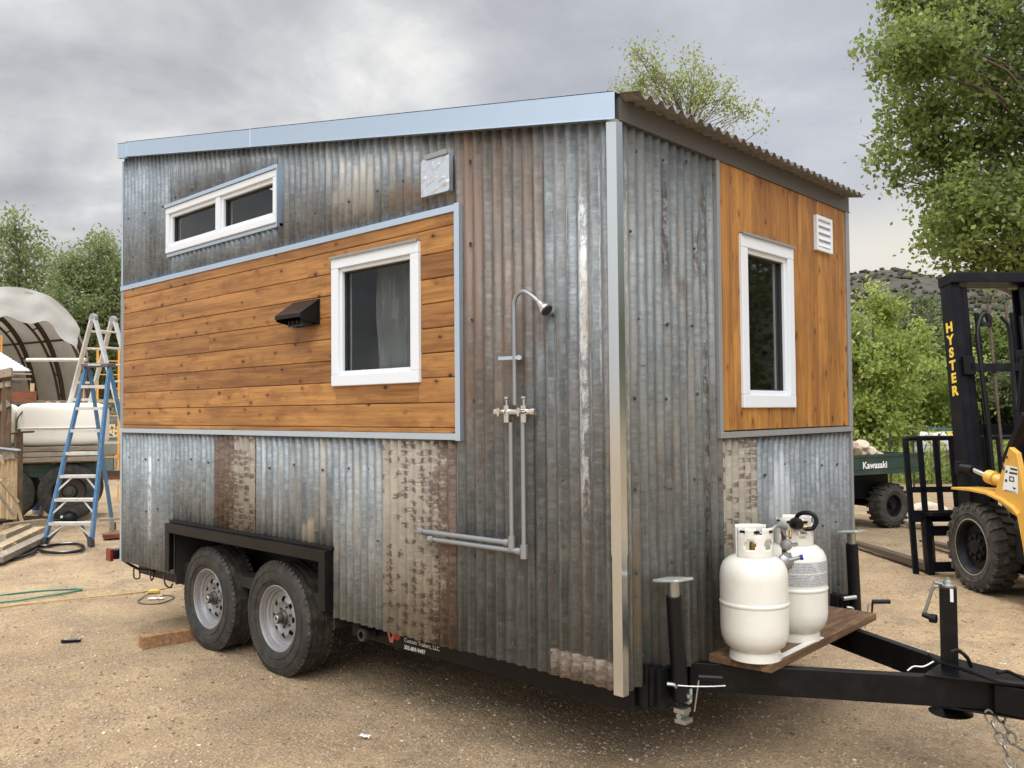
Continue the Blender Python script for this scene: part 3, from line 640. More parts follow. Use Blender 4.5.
f.box((x0+.09,-.125,zb_-.016),(x0+.25,-.12,zb_-.008)); f.box((x0+.09,-.06,zb_-.016),(x0+.25,-.055,zb_-.008)); f.build('damper_grid',M['gasket'],h)
# ---- crumpled metal vent cover high on the side
mb=MB(); P=[]
from mathutils import noise as mn
for i in range(26):
    row=[]
    for j in range(22):
        s=i/25; q=j/21; x=-1.250+.222*s; z=2.842+.200*q
        w=mn.noise(Vector((s*1.5+q*3,q*7-s*4.5,3.3)))*.014+mn.noise(Vector((s*9,q*9,1)))*.003
        edge=min(s,1-s,q,1-q); w*=min(1,edge*9)
        row.append(Vector((x,-.045-w,z)))
    P.append(row)
mb.grid(P); mb.box((-1.250,-.045,2.842),(-1.028,-.016,3.042))
mb.build('vent_cover',M['foil'],house,smooth=30)
MB().box((-1.21,-.056,3.035),(-1.035,-.05,3.06)).build('cover_strap',M['trim_dull'],house)
# ---- white louvre on the end wall
mb=MB(); y0,y1,z0,z1=1.985,2.215,2.655,2.87
mb.box((.024,y0,z0),(.048,y0+.022,z1)); mb.box((.024,y1-.022,z0),(.048,y1,z1)); mb.box((.024,y0+.022,z0),(.047,y1-.022,z0+.022)); mb.box((.024,y0+.022,z1-.022),(.047,y1-.022,z1)); mb.box((.0245,y0+.022,z0+.022),(.030,y1-.022,z1-.022))
lv=mb.build('louvre_vent',M['vinyl'],house,bevel=.002)
mb=MB()
for k in range(4):
    z=z0+.028+k*.042; mb.prism([(.030,z+.038),(.044,z+.004),(.044,z),(.030,z+.032)],(0,y0+.022,0),(1,0,0),(0,0,1),(0,1,0),y1-y0-.044)
mb.build('louvre_blades',M['vinyl'],lv)

# ---- outdoor shower of bare pipes
YS=-.062
def a_(px,py,y=YS): return at(px,py,1,y+.028)+Vector((.028,-.028,0))
sh=MB(); base=a_(515,405); top=a_(515,303)
pts=[base,Vector((base.x,YS,top.z-.02))]+catmull([Vector((base.x,YS,top.z)),a_(517,295),a_(524,291.5),a_(532,296),a_(540,303)],5)
sh.tube(pts,.0105,10); riser=sh.build('shower_riser',M['chrome'],house,smooth=True)
hd=MB(); p0=a_(538.5,301.5); p1=a_(546,309.5); dd=(p1-p0).normalized(); hd.lathe([(.011,0),(.016,.008),(.018,.02),(.026,.045),(.033,.055),(.034,.066),(.030,.069),(0,.069)],p0,dd,20); hd.build('shower_head',M['valve'],riser,smooth=True)
fc=MB(); fc.lathe([(.029,.0695),(.028,.072),(0,.073)],p0,dd,20); fc.build('spray_face',M['gasket'],riser)
mb=MB(); q0=a_(499,358.5);q1=a_(521,357.5); mb.beam(q0,q1,.012,.016); mb.cyl(a_(519,357.5,-.012),a_(519,357.5,-.078),.012,10); mb.build('pipe_bracket',M['trim'],house)
mb=MB()
v0=a_(507,412); v1=a_(524,411.5); z=v0.z
mb.tube([Vector((v0.x-.05,YS,z)),Vector((v1.x+.05,YS,z))],.014,12)
for v in (v0,v1): mb.tube([Vector((v.x,YS,z-.05)),Vector((v.x,YS,z+.03))],.017,12); mb.cyl(Vector((v.x,YS,z+.03)),Vector((v.x,YS,z+.06)),.006,8); mb.lathe([(0,.0),(.014,.004),(.014,.012),(0,.016)],(v.x,YS,z+.06),(0,0,1),10)
for s,v in ((-1,v0),(1,v1)): mb.cyl((v.x+s*.05,YS,z),(v.x+s*.075,YS,z),.018,12); mb.cyl((v.x+s*.01,YS-.02,z),(v.x+s*.01,YS-.055,z),.012,12); mb.beam((v.x+s*.01,YS-.05,z-.02),(v.x+s*.01,YS-.05,z+.02),.012,.008,(0,1,0))
mb.cyl((v0.x,-.02,z-.01),(v0.x,YS,z-.01),.012); mb.cyl((v1.x,-.02,z-.01),(v1.x,YS,z-.01),.012)
mb.build('shower_valve',M['valve'],house,smooth=True)
def pipe(px,top_y,bot,left,nm,off=0):
    x=a_(px,top_y).x; zt=z-.05; zb=a_(px,bot).z; lx=a_(left,bot-10).x; yy=YS-off
    mb=MB(); mb.tube([(x,YS,zt),(x,YS,zb)],.012,10)
    mb.tube([(x,YS,zb),(lx,YS,zb+.0)],.013,10); mb.cyl((x,YS,zb-.03),(x,YS,zb+.035),.019,12); mb.cyl((x-.045,YS,zb),(x-.015,YS,zb),.018,12)
    mb.cyl((lx-.005,YS,zb),(lx+.03,YS,zb),.019,12); mb.cyl((lx+.01,YS,zb),(lx+.01,-.015,zb),.014,10)
    mb.build(nm,M['chrome'],house,smooth=True)
pipe(511,420,543,420,'supply_pipe'); pipe(523,420,552,430,'supply_pipe')
mb=MB()
for zz in (1.35,):
    for v in (v0,v1): mb.lathe([(.014,-.008),(.017,-.004),(.017,.004),(.014,.008)],(v.x,YS,zz),(0,0,1),10)
# ---- running gear
def fender():
    x0,x1,zt,zb=-4.175,-2.100,.872,.515; mb=MB(); y0,y1=-.075,-.002; w=.068
    mb.box((x0,y0,zt-w),(x1,y0+.012,zt)); mb.box((x0,y0,zb),(x0+w,y0+.012,zt-w)); mb.box((x1-w,y0,zb),(x1,y0+.012,zt-w))
    mb.box((x0,y0+.012,zt-.010),(x1,y1,zt)); mb.box((x0,y0+.012,zb),(x0+.010,y1,zt-.010)); mb.box((x1-.010,y0+.012,zb),(x1,y1,zt-.010))
    mb.box((x0-.004,-.040,zt),(x1+.02,.002,zt+.022))
    return mb.build('fender_frame',M['black_paint'],house,bevel=.003)
fender()
mb=MB(); x0,x1=-4.163,-2.112
mb.box((x0,.004,.78),(x1,.40,.80)); mb.box((x0,.38,.30),(x1,.40,.779)); mb.box((x0,.004,.40),(x0+.012,.379,.779)); mb.box((x1-.012,.004,.40),(x1,.379,.779)); mb.build('wheel_well',M['under'],house)
RT=.368
def make_wheel(loc,flip=1):
    "axis along y, outer face toward -y*flip; centre at loc"
    w=empty('wheel',(0,0,0)); w.parent=house; w.location=Vector(loc)-house.location
    def yy(v): return v*flip
    # tyre with grooved tread
    prof=[(.205,-.085),(.222,-.100),(.262,-.1135),(.30,-.1145),(.332,-.108),(.353,-.099),(.362,-.088)]
    gx_=[(-.070,-.060),(-.028,-.018),(.018,.028),(.060,.070)]
    for a,b in gx_: prof+= [(.3655,a-.001),(.358,a),(.358,b),(.3675,b+.001)]
    prof+=[(.362,.088),(.353,.099),(.332,.108),(.30,.1145),(.262,.1135),(.222,.1),(.205,.085)]
    mb=MB(); mb.lathe([(r,h*flip) for r,h in prof],(0,0,0),(0,1,0),72)
    mb.lathe([(r,h*flip) for r,h in ((.247,-.1125),(.250,-.116),(.254,-.1135))],(0,0,0),(0,1,0),72)
    mb.lathe([(r,h*flip) for r,h in ((.305,-.1143),(.308,-.118),(.312,-.1137))],(0,0,0),(0,1,0),72)
    mb.cur=1
    for k in range(60):     # shoulder blocks
        t=2*PI*k/60
        for s in (-1,1):
            c=Vector((math.cos(t),0,math.sin(t))); mb.beam(c*.352+Vector((0,s*.094,0)),c*.3695+Vector((0,s*.082,0)),.024,.014,(0,1,0))
    ty=mb.build('tyre',[M['tyre'],M['tyre_tread']],w,smooth=True,world=False)
    # tread band gets dusty rubber
    for p in ty.data.polygons:
        c=p.center
        if math.hypot(c.x,c.z)>.350: p.material_index=1
    mb=MB()
    # rim: lip, drop, disc with holes made by a ring of spokes
    mb.lathe([(.196,-.082*flip),(.214,-.090*flip),(.216,-.096*flip),(.210,-.099*flip),(.203,-.094*flip),(.199,-.078*flip),(.190,-.074*flip),(.187,-.060*flip),(.174,-.052*flip),(.170,-.040*flip),(.158,-.036*flip),(.158,.06*flip),(.19,.08*flip)],(0,0,0),(0,1,0),64)
    nh=8
    # disc ring segments between holes
    ydisc=-.034*flip
    ri,ro=.078,.160; hr=.0165; rc=.119
    segs=96; P=[]
    bm=bmesh.new(); rr=[.078,.090,.097,.1005,.104,.109,.114,.119,.124,.129,.134,.1375,.141,.149,.160]
    V=[[bm.verts.new((r*math.cos(2*PI*k/segs),0,r*math.sin(2*PI*k/segs))) for k in range(segs)] for r in rr]
    for i in range(len(rr)-1):
        for k in range(segs):
            r=(rr[i]+rr[i+1])/2; t=2*PI*(k+.5)/segs; best=9
            for q in range(nh):
                a=2*PI*q/nh; d=math.hypot((r*math.cos(t)-rc*math.cos(a)),(r*math.sin(t)-rc*math.sin(a))); best=min(best,d)
            if best<.0195: continue
            bm.faces.new((V[i][k],V[i][(k+1)%segs],V[i+1][(k+1)%segs],V[i+1][k]))
    for v in list(bm.verts):
        if not v.link_faces: bm.verts.remove(v)
    bm.verts.index_update()
    def dz(r): return ydisc-flip*.018*math.exp(-((r-.112)/.022)**2)
    vs=[(v.co.x,dz(math.hypot(v.co.x,v.co.z)),v.co.z) for v in bm.verts]; fs=[tuple(v.index for v in f.verts) for f in bm.faces]; bm.free()
    mb.add(vs,fs)
    mb.lathe([(.080,-.035*flip),(.066,-.030*flip),(.052,-.034*flip),(.05,-.045*flip)],(0,0,0),(0,1,0),48)
    mb.build('rim',M['rim'],w,smooth=True,world=False)
    mb=MB(); mb.lathe([(.15,.03*flip),(.02,.035*flip)],(0,0,0),(0,1,0),32); mb.build('brake_drum',M['under'],w,world=False)
    mb=MB(); mb.lathe([(.052,-.018*flip),(.050,-.045*flip),(.044,-.060*flip),(.034,-.066*flip),(.033,-.098*flip),(.028,-.104*flip),(.0,-.104*flip)],(0,0,0),(0,1,0),24)
    for q in range(6):
        a=2*PI*q/6+.3; c=Vector((math.cos(a)*.067,0,math.sin(a)*.067)); mb.cyl(c+Vector((0,-.014*flip,0)),c+Vector((0,-.042*flip,0)),.011,6,r1=.008)
    mb.build('hub',M['hub'],w,smooth=True,world=False)
    mb=MB(); mb.lathe([(.012,-.104*flip),(.024,-.1065*flip),(.026,-.104*flip)],(0,0,0),(0,1,0),20); mb.build('hub_cap',M['zinc'],w,smooth=True,world=False)
    return w
wy=.118-.02
w1=make_wheel((-2.742,wy,.362)); w2=copy_tree(w1,house); w2.location=Vector((-3.655,wy,.362))-house.location; w2.rotation_euler=(0,.5,0)
w3=copy_tree(w1,house); w3.location=Vector((-2.742,2.4,.362))-house.location; w3.rotation_euler=(0,0,PI)
w4=copy_tree(w1,house); w4.location=Vector((-3.655,2.4,.362))-house.location; w4.rotation_euler=(0,.3,PI)
mb=MB()
for x in (-2.742,-3.655): mb.cyl((x,.17,.30),(x,2.33,.30),.038,12)
mb.beam((-4.2,.43,.40),(-2.1,.43,.40),.05,.09); mb.beam((-4.2,2.07,.40),(-2.1,2.07,.40),.05,.09)
mb.build('axle',M['under'],house)
# main rails and cross members; the visible side rail carries the lettering
ZR0,ZR1=.345,.478
mb=MB()
mb.box((-2.09,.115,ZR0),(-.02,.165,ZR1)); mb.box((-5.06,.115,ZR0+.02),(-4.2,.165,ZR1)); mb.box((-5.06,2.335,ZR0),(-.02,2.385,ZR1)); mb.box((-4.2,.40,ZR0),(-2.09,.45,ZR1)); mb.box((-.069,.166,ZR0+.002),(-.019,2.334,ZR1-.002)); mb.box((-5.07,.166,ZR0+.002),(-5.02,2.334,ZR1-.002))
for x in np.arange(-4.6,-.3,.6): mb.box((x,.451,.40),(x+.05,2.33,.474))
mb.build('trailer_frame',M['black_paint'],house,bevel=.003)
mb=MB(); mb.lathe([(.02,0),(.036,.0),(.040,.01),(.040,.03),(.028,.04),(.028,.09),(.0,.09)],at(360,637,1,.02)+Vector((0,0,0)),(0,1,0),20); mb.cyl(at(360,637,1,.07),at(360,637,1,.13)+Vector((.0,0,.06)),.02); mb.build('spring_hanger',M['under'],house,smooth=True)
# lettering
q=at(406,641,1,.113); sx=Vector((1,0,0)); 
text('lettering','Custom Trailers, LLC',.034,M['white_text'],at(403.5,643.5,1,.1135),(1,0,0),(0,0,1),house,.0006)
text('lettering','303-809-9497',.032,M['white_text'],at(403.5,649.5,1,.1135)+Vector((0,0,-.006)),(1,0,0),(0,0,1),house,.0006,bold=.0006)
c=at(396,636,1,.1135)
mb=MB(); mb.lathe([(.034,0),(.034,.001),(0,.001)],c,(0,-1,0),24); mb.build('round_decal',M['red_paint'],house)
mb=MB(); mb.prism([(-.075,.05),(-.045,.05),(-.02,-.035),(.0,.0),(.02,.05),(.035,.05),(.0,-.055),(-.03,-.055)],c+Vector((-.03,-.002,.0)),(1,0,0),(0,0,1),(0,-1,0),.001); mb.build('letter_decal',simple('faded_red_decal',(.45,.12,.09),.5),house)

# ---- A-frame tongue
mb=MB()
def rail(y0,y1):
    a=Vector((-.02,y0,(ZR0+ZR1)/2)); b=Vector((1.20,y1,(ZR0+ZR1)/2)); mb.beam(a,b,.05,ZR1-ZR0)
sl=.561
n0=.80-.561*.42; rail(n0-.561*.02+.028,n0+.561*1.2+.028); rail(2.5-n0-.028+.561*.02,2.5-n0-.028-.561*1.2)
mb.build('tongue_rail',M['black_paint'],house,bevel=.004)
mb=MB(); mb.prism([(.90,1.06),(1.30,1.18),(1.30,1.32),(.90,1.44)],(0,0,ZR1+.003),(1,0,0),(0,1,0),(0,0,1),.008)
mb.prism([(.95,1.12),(1.28,1.19),(1.28,1.31),(.95,1.38)],(0,0,ZR0-.010),(1,0,0),(0,1,0),(0,0,1),.008); mb.build('tongue_plate',M['black_paint'],house,bevel=.002)
mb=MB(); mb.box((1.16,1.165,ZR0+.005),(1.55,1.335,ZR1-.004)); mb.box((1.5,1.19,ZR0+.02),(1.72,1.31,ZR1-.02)); mb.lathe([(.06,0),(.06,.07),(.045,.10),(0,.11)],(1.74,1.25,ZR0+.02),(0,0,1),20); mb.tube([(1.45,1.24,ZR1),(1.5,1.24,ZR1+.06),(1.62,1.25,ZR1+.05)],.012); mb.build('coupler',M['black_paint'],house,bevel=.006)
# tongue jack
jc=(.955,1.25); 
mb=MB(); h=.040; zt=.86
mb.beam((jc[0],jc[1],ZR0-.03),(jc[0],jc[1],zt),.072,.072,(1,.35,0)); mb.cyl((jc[0],jc[1],ZR0-.03),(jc[0],jc[1],.305),.028,14)
tj=mb.build('tongue_jack',M['black_paint'],house,bevel=.003)
mb=MB(); mb.lathe([(.0,.02),(.05,.018),(.095,.0),(.093,-.004),(0,.0)],(jc[0],jc[1],.285),(0,0,1),24); mb.build('foot_plate',M['black_paint'],tj,smooth=True)
mb=MB(); mb.lathe([(.030,0),(.030,.008),(.020,.012),(.018,.026),(.010,.03),(.010,.040),(0,.042)],(jc[0],jc[1],zt+.001),(0,0,1),16); mb.cyl((jc[0]-.02,jc[1]-.02,zt+.012),(jc[0]-.045,jc[1]-.05,zt+.022),.008,8); mb.build('gear_cap',M['zinc'],tj,smooth=True)
J=lambda px,py: at(px,py,1,jc[1]-.08)
mb=MB(); mb.tube(catmull([J(943,588),J(938,589),J(935,597),J(931,609),J(927.5,617)],5),.008,8); mb.build('crank_arm',M['zinc'],tj,smooth=True)
mb=MB(); mb.tube([J(927,616),J(932,618),J(937,620)],[.013,.014,.012],10); mb.lathe([(0,0),(.02,.002),(.02,.03),(0,.032)],J(934,620),(1,0,0),12); mb.build('crank_grip',M['black_plain'],tj,smooth=True)
mb=MB(); s_=at(955,597,1,jc[1]-.045); mb.prism([(0,0),(.014,0),(.014,.06),(0,.06)],s_+Vector((.0,-.003,-.03)),(1,0,0),(0,0,1),(0,1,0),.001); mb.build('jack_sticker',M['paper'],tj)
# cables over the tongue
mb=MB(); K=lambda px,py,z=.52: at(px,py,2,z)
mb.tube(catmull([K(934,657),K(943,664),K(962,670),K(985,678),K(1004,684),K(1040,688)],6),.009,8); mb.tube(catmull([K(955,655,.6),K(963,653,.6),K(972,660,.57),K(976,669,.52)],6),.009,8)
mb.tube(catmull([K(1003,676),K(1012,674),K(1022,678),K(1034,684)],5),.008,8); mb.build('brake_cable',M['black_plain'],house,smooth=True)
mb=MB(); mb.tube(catmull([K(912,673,.50),K(918,669,.50),K(928,669,.50),K(938,664,.52)],6),.0035,6); mb.build('ground_wire',M['paper'],house)
# safety chains
mb=MB()
def link(c,d,tw,L=.052,w=.017,r=.0052):
    d=Vector(d).normalized(); a=d.orthogonal().normalized(); b=d.cross(a); s=a*math.cos(tw)+b*math.sin(tw); pts=[]
    for k in range(14):
        t=2*PI*k/14; pts.append(Vector(c)+d*(math.sin(t)*(L/2-w*.6)+math.copysign(w*.6,math.sin(t))*abs(math.sin(t))**.4)+s*math.cos(t)*w)
    mb.tube(pts,r,6,closed=True)
def chain(pts,step=.047):
    P=catmull(pts,30); acc=0; k=0
    for i in range(1,len(P)):
        acc+=(P[i]-P[i-1]).length
        if acc>=step: link(P[i],P[i]-P[i-1],(k%2)*PI/2+.3); acc=0; k+=1
def Y_(px,py,y=1.17): return at(px,py,1,y)
ch=[Y_(991,708),Y_(998,727),Y_(1008,746),Y_(1017,768),Vector((1.30,1.14,.06)),Vector((1.42,1.12,.02)),Vector((1.6,1.15,.25)),Vector((1.7,1.2,.38))]
chain(ch)
ch=[Y_(1001,708,1.25),Y_(1007,722,1.24),Y_(1016,739,1.24),Y_(1026,752,1.24),Vector((1.45,1.26,.12)),Vector((1.62,1.28,.2)),Vector((1.72,1.28,.38))]
chain(ch)
mb.build('safety_chain',simple('galvanised_chain',(.30,.28,.25),.4,.8,.2,40),house,smooth=True)

# ---- plank deck for the tanks
mb=MB(); mb.prism([(.065,.615),(.375,.640),(.355,1.975),(.065,1.975)],(0,0,ZR1+.004),(1,0,0),(0,1,0),(0,0,1),.04); mb.build('tank_platform',M['plat'],house,bevel=.004)

# ---- stabiliser jacks (folded up, foot plate on top)
def stab(y,lean,nm='stabilizer_jack',s=1):
    x=.115
    top=Vector((x,y,.93)); bot=Vector((x,y+lean,.315)); d=(top-bot).normalized()
    mb=MB(); mb.cyl(bot+d*.08,bot+d*.55,.036,18); j=mb.build(nm,M['black_plain'],house,smooth=True)
    m=MB(); m.cyl(bot+d*.54,top-d*.0,.0255,16); m.build('inner_tube',M['zinc'],j,smooth=True)
    m=MB(); e=Vector((0,1,0)); m.prism([(-.055,-.075),(.055,-.075),(.068,-.06),(.068,.06),(.055,.075),(-.055,.075),(-.068,.06),(-.068,-.06)],top,(1,0,.10),(0,1,-.05),(0,0,1),.012); m.build('foot_plate',M['jackplate'],j,bevel=.004)
    m=MB(); m.box((-.018,y-.095,.37),(.035,y-.035,.56)); m.box((.035,y-.085,.38),(.055,y+.0,.55)); m.box((.05,y-.06,.36),(.075,y+.055,.54)); m.build('mount_bracket',M['black_paint'],j,bevel=.003)
    m=MB(); b=bot
    m.cyl(b+Vector((-.04,0,.10)),b+Vector((.05,0,.10)),.012,10); m.tube(catmull([b+Vector((-.03,-.07,.16)),b+Vector((.0,-.045,.15)),b+Vector((.02,-.01,.09)),b+Vector((.03,.02,.07)),b+Vector((.02,.045,.12))],5),.009,8)
    m.box((b.x-.022,b.y-.03,b.z+.025),(b.x+.03,b.y+.028,b.z+.045)); m.box((b.x-.02,b.y-.028,b.z-.02),(b.x+.035,b.y+.035,b.z-.002)); m.cyl(b+Vector((0,-.025,.01)),b+Vector((0,.04,.01)),.014,10); m.beam(b+Vector((.03,.06,.02)),b+Vector((.05,.07,.17)),.02,.006)
    m.build('release_pin',M['zinc'],j,bevel=.002)
    return j,b
j,b=stab(.235,.055)
m=MB(); m.cyl(b+Vector((.05,.06,.175)),b+Vector((.13,.13,.17)),.013,10); m.build('crank_handle',M['black_plain'],j,smooth=True)
m=MB(); m.tube(catmull([b+Vector((.02,-.06,.16)),b+Vector((.06,.0,.15)),b+Vector((.10,.10,.135)),b+Vector((.13,.16,.13))],4),.0028,6); m.build('cable_tie',M['paper'],j)
j,b=stab(2.235,.05)
m=MB(); m.tube([b+Vector((.03,.04,.10)),b+Vector((.07,.07,.11)),b+Vector((.075,.07,.18))],.007,8); m.cyl(b+Vector((.075,.07,.185)),b+Vector((.155,.14,.185)),.014,10); m.build('crank_handle',M['black_plain'],j,smooth=True)
m=MB(); m.cyl(b+Vector((-.03,-.12,.22)),b+Vector((.02,-.05,.225)),.014,12); m.build('pivot_barrel',M['zinc'],j,smooth=True)

# ---- tail lamp and loose wires at the rear
tl=at(113,555,0,-5.30); 
mb=MB(); mb.box((tl.x-.04,tl.y-.03,tl.z-.035),(tl.x+.06,tl.y+.14,tl.z+.045)); mb.cyl((tl.x,tl.y+.08,tl.z+.045),(tl.x,tl.y+.08,tl.z+.06),.04,12); lamp=mb.build('tail_lamp',M['black_plain'],house,bevel=.006)
mb=MB(); mb.box((tl.x-.045,tl.y-.060,tl.z-.05),(tl.x+.05,tl.y-.031,tl.z+.055)); mb.build('red_lens',M['red_lens'],lamp,bevel=.006)
mb=MB(); mb.tube(catmull([tl+Vector((0,.1,.02)),tl+Vector((.15,.0,-.02)),Vector((-4.95,.06,.42)),Vector((-4.75,.05,.43)),Vector((-4.6,.04,.44))],6),.012,6)
mb.tube(catmull([Vector((-4.93,.02,.43)),Vector((-4.90,.01,.36)),Vector((-4.80,.01,.37)),Vector((-4.80,.01,.44))],5),.006,6)
mb.tube(catmull([Vector((-4.62,.01,.45)),Vector((-4.56,.0,.38)),Vector((-4.52,.01,.44))],5),.006,6); mb.tube(catmull([Vector((-4.35,.0,.45)),Vector((-4.30,-.01,.385)),Vector((-4.22,-.01,.37)),Vector((-4.2,0,.40))],5),.007,6)
mb.build('loose_wiring',M['black_plain'],house)

house['label']='tiny house on a black trailer, clad in weathered corrugated metal and orange cedar boards'
# ================= gas bottles =================
def make_tank(label_sheet=False):
    r=empty('propane_tank',(0,0,0)); mb=MB()
    mb.lathe([(.150,.452),(.156,.43)],(0,0,0),seg=4) if False else None
    prof=[(.02,.030),(.075,.032),(.110,.043),(.138,.066),(.153,.10),(.1573,.135),(.1575,.150),(.1575,.200),(.1575,.247),(.1576,.2515),(.1600,.2545),(.1612,.258),(.1612,.264),(.1600,.2675),(.1576,.2705),(.1575,.275),(.1575,.33),(.1575,.372),(.1573,.388),(.153,.418),(.140,.446),(.115,.468),(.08,.482),(.04,.488),(0,.489)]
    mb.lathe(prof,seg=56); mb.build('tank_body',M['tank'],r,smooth=50,world=False)
    mb=MB(); mb.lathe([(.100,.036),(.112,.030),(.116,.0),(.120,.0),(.116,.034),(.104,.044)],seg=48); mb.build('foot_ring',M['tank'],r,smooth=True,world=False)
    mb=MB(); n=84; zs=[.462,.49,.505,.515,.53,.545,.555,.57,.585,.60,.615]; a0=R(-160); a1=R(130); P={}
    hol=[(R(-118),.535,.020),(R(-62),.535,.020),(R(-5),.535,.02),(R(60),.535,.02)]
    for i in range(n+1):
        t=a0+(a1-a0)*i/n
        for j,z in enumerate(zs):
            rr=.092 if z>.47 else .096
            if z>.60: rr+=.003
            P[i,j]=Vector((rr*math.cos(t),rr*math.sin(t),z))
    vs=[P[i,j] for i in range(n+1) for j in range(len(zs))]; fs=[]
    for i in range(n):
        t=a0+(a1-a0)*(i+.5)/n
        for j in range(len(zs)-1):
            z=(zs[j]+zs[j+1])/2
            if any(math.hypot((t-a)*.092/1.35,z-hz)<hr for a,hz,hr in hol): continue
            if z>.59 and (R(-100)<t<R(-84) or R(-150)<t<R(-135) or R(-30)<t<R(30)): continue
            fs.append((i*len(zs)+j,(i+1)*len(zs)+j,(i+1)*len(zs)+j+1,i*len(zs)+j+1))
    mb.add(vs,fs); mb.build('collar',M['tank'],r,smooth=True,world=False,solid=.003)
    for a in (-100,-52,-140): 
        mb=MB(); t=R(a); c=Vector((.094*math.cos(t),.094*math.sin(t),.598)); q=Vector((-math.sin(t),math.cos(t),0)); mb.beam(c-q*.012,c+q*.012,.008,.012); mb.build('edge_clip',M['black_plain'],r,world=False)
    mb=MB(); mb.cyl((0,0,.485),(0,0,.535),.018,14); mb.lathe([(.0,.534),(.016,.534),(.016,.575),(0,.578)],seg=12); mb.cyl((0,0,.55),(.05,0,.55),.011,10)
    v=mb.build('valve',M['brass'],r,world=False,smooth=True)
    mb=MB(); mb.lathe([(0,.578),(.024,.578),(.028,.584),(.024,.594),(0,.596)],seg=10); mb.build('handwheel',M['maroon'],v,world=False,smooth=True)
    if label_sheet:
        g=G('warning_label'); p=g.sep(g.obj()); zz=p[2]
        row=g.math('FRACT',g.math('MULTIPLY',zz,130.0)); n=g.noise(g.map(g.obj(),(160,160,90)),1,3,.7); m=g.math('MULTIPLY',g.ramp(row,.45,.6),g.ramp(n,.38,.5))
        blk=g.noise(g.map(g.obj(),(22,22,26)),1,0,.5); m=g.math('MULTIPLY',m,g.ramp(blk,.33,.36))
        g.set(g.mix(m,(.47,.48,.49),(.19,.19,.20)),.5)
        mb=MB()
        for (z0,z1) in ((.285,.345),(.352,.405)):
            Pp=[]
            for i in range(25):
                t=R(-112)+R(150)*i/24; q=.1583 if z1<.39 else .1583; q1=q if z1<.39 else .1572
                Pp.append([Vector((q*math.cos(t),q*math.sin(t),z0)),Vector((q*math.cos(t),q*math.sin(t),(z0+z1)/2)),Vector((q1*math.cos(t),q1*math.sin(t),z1))])
            mb.grid(Pp)
        mb.build('warning_label',g.m,r,smooth=True,world=False)
        mb=MB(); t=R(-70); c=Vector((.0955*math.cos(t),.0955*math.sin(t),.575)); mb.lathe([(.014,0),(.014,.001),(0,.001)],c,(math.cos(t),math.sin(t),0),16); mb.build('round_sticker',M['red_dot'],r,world=False)
    return r
t1p=dep(754,600,4.10); t2p=dep(795,580,4.45); PZ=ZR1+.0445
tk=make_tank(); tag(tk,'plain cream propane tank at the near end of the wooden platform, without paper labels','propane tank','propane tanks on the trailer tongue')
tk.location=(t1p.x,t1p.y,PZ); tk.rotation_euler=(0,0,R(48))
tk2=make_tank(True); tag(tk2,'cream propane tank with grey warning labels, behind the plain one','propane tank','propane tanks on the trailer tongue')
tk2.location=(t2p.x,t2p.y,PZ); tk2.rotation_euler=(0,0,R(22))
# hold-down strap on the platform
b_=MB(); b_.prism([(t1p.x-.02,t1p.y-.03),(t1p.x+.135,t1p.y-.02),(t2p.x+.145,t2p.y+.04),(t2p.x+.105,t2p.y+.05),(t1p.x+.105,t1p.y+.10),(t1p.x-.02,t1p.y+.09)],(0,0,PZ+.0005),(1,0,0),(0,1,0),(0,0,1),.006); b_.build('tank_strap',M['tank'],house,bevel=.001)
# regulator and hoses
rg=empty('gas_regulator',tuple((t1p+t2p)/2*1.0),0,'grey two-stage gas regulator with blue outlet cap and black hose between the two cream tanks','regulator')
rg.location=(t1p.x+.05,(t1p.y+t2p.y)/2,PZ)
D_=lambda px,py,d=4.12: dep(px,py,d)
mb=MB(); cdir=Vector((.75,-.55,0)).normalized()
mb.lathe([(0,-.02),(.034,-.02),(.040,-.010),(.040,.004),(.030,.016),(.016,.022),(0,.024)],D_(786,562),cdir,24); mb.lathe([(0,-.02),(.026,-.02),(.028,.0),(.02,.014),(0,.018)],D_(787,545,4.14),cdir,20); mb.cyl(D_(786,570),D_(786,580),.014,12); mb.cyl(D_(787,553),D_(787,556),.02,12)
mb.build('regulator_body',M['regulator'],rg,smooth=True)
mb=MB(); mb.cyl(D_(790,560,4.08),D_(800,557.5,4.06),.010,12); mb.build('outlet',M['zinc'],rg,smooth=True); mb=MB(); mb.cyl(D_(792,545,4.1),D_(797,544,4.08),.009,12); mb.build('outlet',M['zinc'],rg,smooth=True)
mb=MB(); mb.cyl(D_(800,557.5,4.06),D_(803,557,4.055),.013,12); mb.build('blue_cap',M['blue_cap'],rg)
mb=MB(); mb.beam(D_(783.5,529,4.15),D_(784.5,556,4.15),.012,.02,(1,0,0)); mb.build('mounting_strap',M['maroon'],rg)
mb=MB(); mb.tube(catmull([D_(786,537,4.15),D_(781,527,4.12),D_(776,526,4.08),D_(771,531,4.05),D_(764,533,4.05),D_(757,536,4.06)],5),.008,8); mb.cyl(D_(776,524,4.1),D_(786,527,4.14),.015,10); mb.cyl(D_(764,532.5,4.05),D_(760,534,4.05),.013,10); mb.build('pigtail_pipe',M['regulator'],rg,smooth=True)
mb=MB(); mb.tube(catmull([D_(795,520,4.40),D_(799,514.5,4.38),D_(806,512.5,4.36),D_(813,514.5,4.34),D_(816.5,521,4.33),D_(813,528,4.33),D_(807,529,4.34),D_(802,526.5,4.36)],6),.011,10); mb.lathe([(0,-.03),(.028,-.03),(.032,-.01),(.03,.012),(.02,.03),(0,.03)],D_(797,524,4.34),cdir,18); mb.build('black_hose',M['black_plain'],rg,smooth=True)
